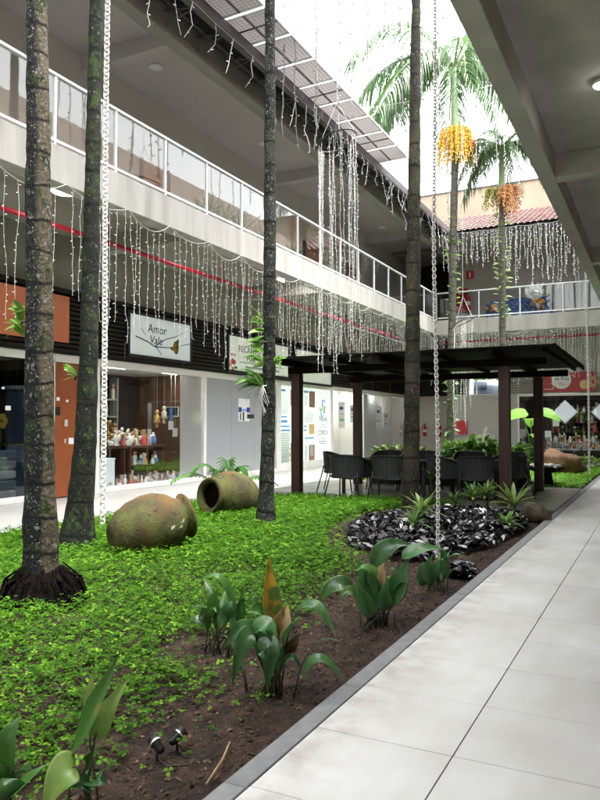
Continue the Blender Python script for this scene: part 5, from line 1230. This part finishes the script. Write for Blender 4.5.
# garden spotlights, twig
def spot(u, v, az, label):
    B = AZ(u, v); t = thing('garden_spotlight', label, 'spotlight', (B.x, B.y, soil_z(B.x, B.y)))
    M_ = Matrix.Translation((0, 0, .075)) @ Matrix.Rotation(az, 4, 'Z') @ Matrix.Rotation(R(62), 4, 'Y')
    MB().lathe([(.012, -.045), (.020, -.035), (.021, .0), (.027, .006), (.027, .042), (.023, .042), (.022, .03)], 16, M_).build('head', 'black', t, True)
    MB().lathe([(.022, .031), (.004, .032)], 14, M_).build('lens', 'glass_dark', t); MB().lathe([(.0285, .010), (.0285, .017)], 16, M_, False).build('ring', 'alu', t)
    MB().tube([(0, 0, -.05), (0, 0, .06)], .006, 6).build('spike', 'black', t); MB().tube([(0, 0, .05), (.03, -.02, .02), (.08, -.03, .008), (.16, .02, .006)], .004, 5).build('cable', 'black', t, True)
spot(157, 752, 2.9, 'black garden spotlight on a spike, left of the pair on the soil'); spot(177, 742, 1.2, 'black garden spotlight on a spike, right of the pair on the soil')
a, b_ = AZ(230, 742), AZ(206, 782); tag(MB().tube([(a.x, a.y, .0), ((a.x+b_.x)/2+.02, (a.y+b_.y)/2, .01), (b_.x, b_.y, -.01)], [.004, .005, .004], 5).build('twig', 'leaf_dry'), 'thin dry twig lying on the soil near the kerb', 'twig')

# ================================================================== CHAINS
def chain(label, x, y, z0, z1, w, pitch, r):
    mb = MB(); n = int((z1-z0)/pitch); ring = []
    for k in range(10):
        a = 2*PI*k/10; ring.append((math.cos(a)*w/2, math.sin(a)*pitch*.72))
    for i in range(n):
        z = z0+pitch*(i+.5); sx = .012*math.sin(i*.05)
        pts = [Vector((sx+(c if i % 2 else c*.3), (c*.3 if i % 2 else c), z+s)) for c, s in ring]; mb.tube(pts+[pts[0], pts[1]], r, 4, False)
    t = tag(mb.build('rain_chain', 'chain', smooth=True, loc=(x, y, 0)), label, 'chain'); return t
chain('thick white rain chain hanging from the left gutter beside the leaning trunk', -7.15, 7.78, .03, 8.76, .066, .060, .012)
chain('white rain chain hanging to the small plant by the kerb', -1.91, 6.60, .02, 8.72, .032, .034, .0065)
chain('thin white rain chain hanging in front of the rear shop at right', -1.9, 22.3, .02, 8.72, .055, .06, .010)

# ================================================================== FAIRY LIGHTS
def strand_mesh(L, seed, zig=.012, step=.13, bl=.046, br_=.0080, wr=.0024):
    q = random.Random(seed); mb = MB(); pts = [Vector((0, 0, 0))]; n = max(2, int(L/.16)); x = y = 0
    for k in range(1, n+1): x += q.gauss(0, zig); y += q.gauss(0, zig); x *= .93; y *= .93; pts.append(Vector((x, y, -L*k/n)))
    mb.tube(pts, wr, 3, False)
    z = .06; s = 1
    while z < L:
        f = z/L*n; i = min(n-1, int(f)); c = pts[i].lerp(pts[i+1], f-i); a = q.uniform(0, 6.3); s = -s
        d = Vector((math.cos(a)*.6, math.sin(a)*.6, q.uniform(-.9, .5))).normalized(); e_ = d.orthogonal().normalized()*br_; g_ = d.cross(e_)
        m_ = c+d*bl*.6; mb.add([c, m_+e_, m_+g_, m_-e_, m_-g_, c+d*bl], [(0, 1, 2), (0, 2, 3), (0, 3, 4), (0, 4, 1), (5, 2, 1), (5, 3, 2), (5, 4, 3), (5, 1, 4)])
        z += step*q.uniform(.75, 1.25)
    return mb.mesh('light_strand', 'bulb')
ST = {round(l, 1): [strand_mesh(l, int(l*100)+k) for k in range(2)] for l in (.8, 1.0, 1.2, 1.4, 1.6, 1.8, 2.0, 2.2, 2.4)}
RS = {l: [strand_mesh(l, int(l*100)+40+k, .014, .11, .07, .013, .0042) for k in range(3)] for l in (.8, 1.0, 1.2, 1.4, 1.6, 1.8, 2.0, 2.2, 2.4)}   # heavier sets on the rear wing
def strands(t, pts_len, q, pool=None):
    pool = pool or ST
    for p, l in pts_len:
        k = min(pool, key=lambda a: abs(a-l)); link('light_strand', q.choice(pool[k]), t, p, (q.gauss(0, .012), q.gauss(0, .012), q.uniform(0, 6.3)))
def swag_curtain(label, axis, fixed, z, anchors, gap, lens, seed, sag=.18):
    q = random.Random(seed); t = thing('light_curtain', label, 'string lights', (0, 0, 0)); mb = MB(); pl = []
    for a, b in zip(anchors[:-1], anchors[1:]):
        pts = []; sg_ = sag*q.uniform(.4, 1.3)
        for k in range(9):
            s = k/8; c = a+(b-a)*s; zz = z-sg_*4*s*(1-s); pts.append(Vector((fixed, c, zz)) if axis == 'y' else Vector((c, fixed, zz)))
        mb.tube(pts, .006, 4)
        c = a+gap*q.random()
        while c < b:
            s = (c-a)/(b-a); zz = z-sg_*4*s*(1-s); pl.append((Vector((fixed, c, zz)) if axis == 'y' else Vector((c, fixed, zz)), lens(c, q))); c += gap*q.uniform(.55, 1.5)
    mb.build('wire', 'wire', t, True); strands(t, pl, q, RS if axis == 'x' else None); return t
q = random.Random(1); anc = [5.2]
while anc[-1] < 26.6: anc.append(anc[-1]+q.uniform(.95, 1.5))
swag_curtain('swagged curtain of white fairy lights along the left balcony edge', 'y', XS+.03, 5.06, anc, .15, lambda c, q: q.choice((1.4, 1.6, 1.8, 1.8, 2.0, 2.2)) if c < 16 else q.choice((1.2, 1.4, 1.6, 1.8)), 2)
anc = [-7.7+.8*k for k in range(9)]
swag_curtain('dense curtain of white fairy lights below the rear balcony edge', 'x', 26.96, 5.03, anc, .085, lambda c, q: q.choice((1.0, 1.2, 1.4)) if c < -5 else q.choice((1.2, 1.6, 1.8, 2.0)), 3, .1)
anc = [-7.3+.7*k for k in range(9)]
swag_curtain('dense curtain of white fairy lights below the rear tiled eave', 'x', 26.32, 8.76, anc, .10, lambda c, q: q.choice((.8, 1.0, 1.2, 1.4)) if c < -5.2 else q.choice((1.2, 1.6, 2.0, 2.2, 2.4)), 4, .05)
# icicles along the left gutter: short, kinked strands
IC = [strand_mesh(l, 50+int(l*10), .055, .22, .07, .010, .005) for l in (.6, .75, .9, 1.05)]
t = thing('icicle_lights', 'short kinked white icicle lights hanging from the left gutter', 'string lights', (0, 0, 0)); q = random.Random(9); mb = MB().tube([(-7.03, y, 8.74+.015*math.sin(y*4)) for y in np.arange(5.4, 26.5, .5)], .005, 4); mb.build('wire', 'wire', t)
y = 6.2
while y < 26.3: link('light_strand', q.choice(IC), t, (-7.03, y, 8.74), (0, 0, q.uniform(0, 6.3))); y += q.uniform(.5, 1.0) if y < 15 else q.uniform(.25, .6)
OV = {}
for l in (1.8, 2.2, 2.6, 3.0, 3.6):
    OV[l] = [strand_mesh(l, int(l*100)+70, .012, .20, .085, .018, .012)]
    for me in OV[l]: me.materials.clear(); me.materials.append(MATS['wire_grey'])
# cables across the court with long strands
for (Y, z, xs, lens, lab) in ((12.2, 9.9, np.arange(-6.9, -2.4, .3), (1.8, 2.2, 2.6, 3.0), 'long fairy light strands against the sky from the nearer overhead cable'), (19.6, 10.9, np.arange(-6.4, -2.2, .5), (2.2, 2.6, 3.0, 3.6), 'long fairy light strands against the sky from the farther overhead cable')):
    t = thing('overhead_lights', lab, 'string lights', (0, 0, 0)); MB().tube([(-7.2, Y, z+.1), (-4.5, Y, z), (-1.6, Y, z+.1)], .006, 4).build('wire', 'wire', t)
    strands(t, [(Vector((x+q.gauss(0, .08), Y+q.gauss(0, .05), z)), q.choice(lens)) for x in xs], q, OV)
# hoops
def hoop(label, c, r, n, lens, seed, top, tilt=.12):
    q = random.Random(seed); t = thing('light_hoop', label, 'string lights', c)
    ring = [Vector((r*math.cos(2*PI*k/24), r*math.sin(2*PI*k/24), tilt*math.cos(2*PI*k/24))) for k in range(25)]
    MB().tube(ring, .016, 6, False).build('hoop', 'black', t, True); mb = MB()
    for k in range(3): mb.tube([ring[k*8], Vector((0, 0, .75))], .004, 4)
    mb.tube([(0, 0, .75), (0, 0, top-c[2])], .004, 4); mb.build('hanging_wire', 'wire', t)
    mb = MB()
    for l in lens: pass
    for k in range(n):
        L = q.choice(lens); a = q.uniform(0, 2*PI) if k % 3 else int(q.uniform(0, 6))*PI/3+q.gauss(0, .08); rr_ = r*q.uniform(.85, 1.0)
        link('light_strand', strand_mesh(L, seed*100+k, .008, .10, .045, .007, .003), t, (rr_*math.cos(a), rr_*math.sin(a), tilt*math.cos(a)-.01), (q.gauss(0, .012), q.gauss(0, .012), 0))
c = AX(337, 141, -5.5); hoop('black hoop hung with long fairy light strands in front of the left balcony', (c.x, c.y, c.z), .37, 26, (2.0, 2.8, 3.6, 4.2, 4.4), 1, 9.9)
c = AY(463, 322, 20.5); hoop('small black hoop of fairy light strands before the rear balcony', (c.x, c.y, c.z), .28, 14, (1.6, 2.2, 2.6, 3.0), 2, 10.8)

# ================================================================== BALCONY PLANTS
for (u, v, s, lab) in ((206, 208, .9, 'spiky potted plant behind the left balcony glass, nearest the brown door'), (224, 214, 1.1, 'tallest spiky potted plant behind the left balcony glass'), (240, 222, 1.0, 'spiky potted plant behind the left balcony glass, third of the row'), (262, 236, .9, 'spiky potted plant behind the slim trunk on the left balcony'), (293, 248, .8, 'bushy potted plant behind the balcony glass right of the slim trunk'), (386, 292, .8, 'small potted plant behind the balcony glass near the far corner')):
    P = AX(u, v, -8.35); t = thing('potted_agave', lab, 'potted plant', (-8.35, P.y, 5.583)); q = random.Random(u)
    MB().lathe([(.12, 0), (.16, .22), (.175, .24), (.15, .24), (.14, .2)], 14).build('pot', 'beam_dark', t, True)
    for k in range(16):
        a = 2.4*k; e_ = .55+.85*k/16; l = .62*s*q.uniform(.75, 1.15); d = Vector((math.cos(a)*math.cos(e_), math.sin(a)*math.cos(e_), math.sin(e_)))
        MB().blade((0, 0, .2), Vector((0, 0, .2))+d*l*.55, Vector((0, 0, .2))+d*l, .035, (0, 0, 1), 5, .4).build('leaf', 'leaf_dark', t, True)

# ================================================================== SHOP CONTENTS
def fig_mesh(kind, m1, m2):
    a = MB()
    if kind == 0: a.lathe([(.05, 0), (.055, .02), (.03, .05), (.045, .12), (.05, .18), (.03, .24), (.018, .26)], 10).blob((0, 0, .30), .034, .034, .042, 8, 6)
    elif kind == 1: a.lathe([(.07, 0), (.075, .02), (.06, .12), (.03, .2), (.02, .22)], 10).blob((0, 0, .265), .04, .04, .048, 8, 6).blob((0, 0, .31), .06, .06, .015, 8, 4)
    elif kind == 2: a.lathe([(.03, 0), (.06, .05), (.065, .11), (.04, .17), (.02, .2), (.03, .24)], 12)
    elif kind == 3: a.blob((0, 0, .08), .09, .06, .075, 10, 7).blob((.07, 0, .16), .045, .04, .045, 8, 6).tube([(-.08, 0, .1), (-.12, 0, .16), (-.1, 0, .2)], .012, 5).tube([(.04, .03, 0), (.04, .03, .05)], .02, 5).tube([(-.04, -.03, 0), (-.04, -.03, .05)], .02, 5)
    else: a.lathe([(.055, 0), (.055, .015), (.012, .03), (.012, .12), (.05, .16), (.06, .22), (.05, .22)], 12)
    me = a.mesh('figurine', m1, True); me.materials.append(MATS[m2]); zz = [p.center.z for p in me.polygons]; zt = max(zz)*.62
    me.polygons.foreach_set('material_index', [1 if z > zt else 0 for z in zz]); return me
combos = [(0, 'white', 'cream'), (0, 'cream', 'print_skin'), (1, 'gold', 'cream'), (1, 'print_red', 'print_skin'), (2, 'white', 'white'), (2, 'blue_item', 'white'), (3, 'white', 'stone_pale'), (3, 'wood_door', 'gold'), (4, 'teal_item', 'white'), (4, 'gold', 'gold'), (0, 'print_brown', 'cream'), (1, 'white', 'gold')]
FG = [fig_mesh(*c) for c in combos]
def figs(n, xr, yr, z, label, group, seed, s=(1.0, 1.6)):
    q = random.Random(seed)
    for k in range(n):
        o = link('figurine', q.choice(FG), None, (q.uniform(*xr), q.uniform(*yr), z), (0, 0, q.uniform(0, 6.3)), (q.uniform(*s),)*3); tag(o, label, 'figurine', group)
ya, yb = AX(122, 450, -11.55).y, AX(158, 450, -11.55).y
cb = thing('display_cabinet', 'dark red wooden display cabinet in the figurine shop window', 'cabinet', (-11.55, (ya+yb)/2, .05)); hw = (yb-ya)/2
MB().box(-.24, .24, -hw, hw, .90, .95, c=.006).build('cabinet_top', 'wood_cab', cb); MB().box(-.22, .22, -hw+.02, hw-.02, .03, .07).build('bottom_shelf', 'wood_cab', cb)
for s in (-1, 0, 1): MB().box(-.22, .22, s*(hw-.06)-.03, s*(hw-.06)+.03, .071, .899).build('side_panel', 'wood_cab', cb)
MB().box(-.23, -.2, -hw+.05, hw-.05, .071, .899).build('back_panel', 'wood_cab', cb); MB().box(-.18, .20, -hw+.1, hw-.1, .45, .475).build('shelf', 'wood_cab', cb)
figs(46, (-11.72, -11.36), (ya-.6, yb-.35), 1.0, 'small pale figurine crowded on top of the wooden display cabinet', 'figurines on the cabinet top', 1, (.7, 1.35))
figs(20, (-11.6, -11.36), (ya+.14, yb-.14), .526, 'small figurine on the shelf inside the wooden display cabinet', 'figurines inside the cabinet', 2, (.6, 1.05))
figs(18, (-11.6, -11.36), (ya+.14, yb-.14), .121, 'small figurine on the bottom of the wooden display cabinet', 'figurines on the cabinet floor', 3, (.6, 1.05))
figs(42, (-11.28, -11.05), (12.0, 15.0), .05, 'small ornament standing on the shop floor just behind the window', 'ornaments along the window floor', 4, (.5, .95))
st_ = thing('side_stand', 'dark table left of the cabinet in the figurine shop window', 'table', (-11.55, ya-.75, .05)); MB().box(-.24, .24, -.7, .7, .90, .94).build('table_top', 'wood_cab', st_)
for s in (-1, 1): MB().box(-.2, .2, s*.62-.03, s*.62+.03, 0, .899).build('leg', 'wood_cab', st_)
sh = thing('wall_shelves', 'back wall shelves of glassware in the figurine shop', 'shelves', (-13.1, 13.3, .05))
for z in (1.2, 1.65, 2.1): MB().box(-.08, .2, -1.5, 1.3, z, z+.03).build('shelf', 'alu', sh)
for y in (-1.5, 0, 1.28): MB().box(-.08, .2, y-.02, y+.02, 0, 2.7).build('upright', 'alu', sh)
for i, z in enumerate((1.28, 1.73, 2.18)): figs(12, (-13.1, -12.95), (11.9, 14.5), z+.003, 'small vessel on the back shelves of the figurine shop', 'vessels on the back shelves', 10+i)
for (u, v, m, lab) in ((157, 417, 'gold', 'hanging golden doll ornament in the figurine shop window'), (164, 413, 'cream', 'hanging pale doll ornament in the figurine shop window'), (171, 425, 'white', 'hanging blue and white tag ornament in the figurine shop window'), (175, 432, 'white', 'white card hanging by the brick wall in the figurine shop')):
    P = AX(u, v, -11.15); t = thing('hanging_ornament', lab, 'ornament', P)
    if 'doll' in lab: MB().blob((0, 0, .12), .05, .05, .06, 8, 6).lathe([(.09, -.14), (.06, -.02), (.03, .07)], 9).tube([(0, -.1, .0), (0, 0, .05), (0, .1, .0)], .02, 5).tube([(0, .03, -.14), (0, .03, -.26)], .018, 5).tube([(0, -.03, -.14), (0, -.03, -.26)], .018, 5).build('body', m, t, True)
    else: MB().box(-.006, .006, -.10, .10, -.12, .1).build('card', m, t)
    if 'blue' in lab: MB().box(-.01, .01, -.06, .06, .11, .42).build('strip', 'blue_item', t)
    MB().tube([(0, 0, .1), (0, 0, 2.86-P.z)], .003, 3).build('cord', 'wire', t)
P = AX(178, 412, -12.0); t = thing('dark_plaque', 'small dark framed plaque on the brick wall of the figurine shop', 'plaque', (-11.9, 15.64, P.z)); MB().box(-.22, .22, -.03, 0, -.14, .14).build('frame', 'alu', t); MB().box(-.19, .19, -.036, -.0305, -.11, .11).build('face', 'black', t)
P = AX(106, 478, -11.1); t = thing('pale_box', 'pale blue box on the floor at the left of the figurine window, behind the chain', 'box', (-11.2, P.y, .05)); MB().box(-.2, .1, -.28, .28, 0, .66, c=.01).build('carton', 'sign_white', t); MB().box(-.21, .11, -.29, .29, .661, .70, c=.006).build('lid', 'sign_white', t)
# denim in the first shop
P = AX(17, 450, -11.35); t = thing('denim_display', 'tall display of draped blue denim in the dark clothes shop', 'clothing', (-11.35, P.y, .05))
def drape(z0, z1, r, m, nm, seed):
    mb = MB(); n = 36; K = 16
    for k in range(K+1):
        z = z0+(z1-z0)*k/K
        for j in range(n): a = 2*PI*j/n; q_ = r*(1+.08*math.sin(a*5+seed)+.07*noise.noise(Vector((math.cos(a)*2, math.sin(a)*2, z*4+seed)))); mb.v.append((q_*math.cos(a)*.75, q_*math.sin(a), z))
    for k in range(K):
        for j in range(n): l_ = (j+1) % n; mb.f.append((k*n+j, k*n+l_, k*n+n+l_, k*n+n+j))
    return mb.build(nm, m, t, True)
drape(.0, .72, .29, 'denim', 'trouser_leg', 1); drape(.72, 1.06, .25, 'denim_pale', 'pale_panel', 2); drape(1.07, 2.16, .25, 'denim', 'trouser_top', 3)
MB().lathe([(.27, 2.15), (.27, 2.22), (.02, 2.23)], 20).build('rail_cap', 'alu', t); MB().lathe([(.262, 1.055), (.262, 1.085)], 20, None, False).build('belt', 'gold', t)
P = AX(2, 480, -11.3); t = thing('folded_clothes', 'stack of pale folded clothes at the left edge of the dark clothes shop', 'clothing', (-11.35, P.y-.1, .05))
for k in range(5): MB().box(-.22, .22, -.3, .28, .03+.19*k, .20+.19*k, c=.03).build('garment', ('cloth_pale', 'denim_pale', 'white', 'cloth_pale', 'denim_pale')[k], t)
P = AX(1, 421, -11.2); t = thing('yellow_flower', 'yellow flower ornament at the left edge of the dark clothes shop', 'flower', P); mb = MB()
for k in range(6): a = k*PI/3; mb.blob((0, .09*math.cos(a), .09*math.sin(a)), .02, .07, .07, 8, 5)
mb.build('petals', 'yellow', t, True); MB().tube([(0, 0, 0), (0, 0, .05-P.z)], .008, 5).build('stem', 'leaf_mid', t)
for (u, v, s) in ((8, 408, .06), (3, 388, .03)):
    P = AX(u, v, XG+.012); o = MB().box(-.003, .003, -s, s, -s*.7, s*.7).build('paper_tag', 'white', None, loc=P); tag(o, 'small white paper tag on the dark clothes shop glass, %s' % ('larger lower one' if s > .05 else 'smaller upper one'), 'tag')
# rear shop table
a, b = AY(553, 458, YB+.9).x, AY(596, 458, YB+.9).x
t = thing('gift_table', 'white gift table crowded with figurines in the rear shop window', 'table', ((a+b)/2, YB+.9, .05)); hw = (b-a)/2+.5
MB().box(-hw, hw, -.45, .45, .42, .47, c=.008).build('table_top', 'white', t)
for sx in (-1, 1):
    for sy in (-1, 1): MB().box(sx*(hw-.08)-.03, sx*(hw-.08)+.03, sy*.38-.03, sy*.38+.03, 0, .419).build('leg', 'white', t)
MB().box(-hw+.1, hw-.1, .0, .42, .72, .75).build('tier', 'white', t); MB().box(-hw+.1, hw-.1, .38, .42, .471, .719).build('tier_back', 'white', t)
figs(44, (a-.4, b+.4), (YB+.48, YB+.85), .52, 'small colourful figurine on the gift table of the rear shop', 'figurines on the rear gift table', 21, (.7, 1.2))
figs(34, (a-.35, b+.4), (YB+.95, YB+1.25), .801, 'small colourful figurine on the raised tier of the rear gift table', 'figurines on the rear table tier', 22, (.7, 1.3))
t = thing('rear_shelves', 'dark shelves of figurines at the back of the rear shop', 'shelves', (-3, YB+2.4, .05))
for z in (1.1, 1.5, 1.9): MB().box(-2, 3, -.15, .15, z, z+.03).build('shelf', 'wood_dark', t)
for k, z in enumerate((1.13, 1.53, 1.93)): figs(14, (-4.8, -1.5), (YB+2.3, YB+2.45), z+.053, 'small figurine on the dark back shelves of the rear shop', 'figurines on the rear back shelves', 30+k, (1.0, 1.5))
for (u, v) in ((556, 423), (548, 434)):
    P = AY(u, v, YB-.006); o = MB().box(-.12, .12, -.002, .002, -.13, .13).build('window_card', 'white', None, loc=P); tag(o, 'small white card on the rear shop glass, %s' % ('upper one' if v < 430 else 'lower one'), 'card')

# ================================================================== sub-parts: prints belong to their board, fittings to their part
SUB = {'board': ('lettering', 'print', 'printed', 'emblem', 'symbol'), 'sheet': ('print',), 'poster_panel': ('lettering', 'print', 'picture', 'emblem'), 'head': ('lens', 'ring'), 'housing': ('diffuser',),
       'box': ('door', 'lid'), 'cylinder': ('valve', 'hose', 'label_band'), 'trough': ('soil',), 'frame': ('cell_sheet',), 'trunk': ('root_mass',), 'table_top': ('apron',), 'woven_back': ('backing', 'top_rail'), 'carton': ('lid',), 'seat': ()}
for t in [o for o in scene.objects if o.type == 'EMPTY' and o.parent is None]:
    kids = list(t.children); base = lambda o: o.name.split('.')[0]
    for host, subs in SUB.items():
        h_ = next((k for k in kids if base(k) == host and k.location.length == 0 and k.rotation_euler[:] == (0.0, 0.0, 0.0)), None)
        if not h_ or not subs: continue
        for k in kids:
            if k is not h_ and k.parent is t and not k.children and base(k).startswith(subs): k.parent = h_
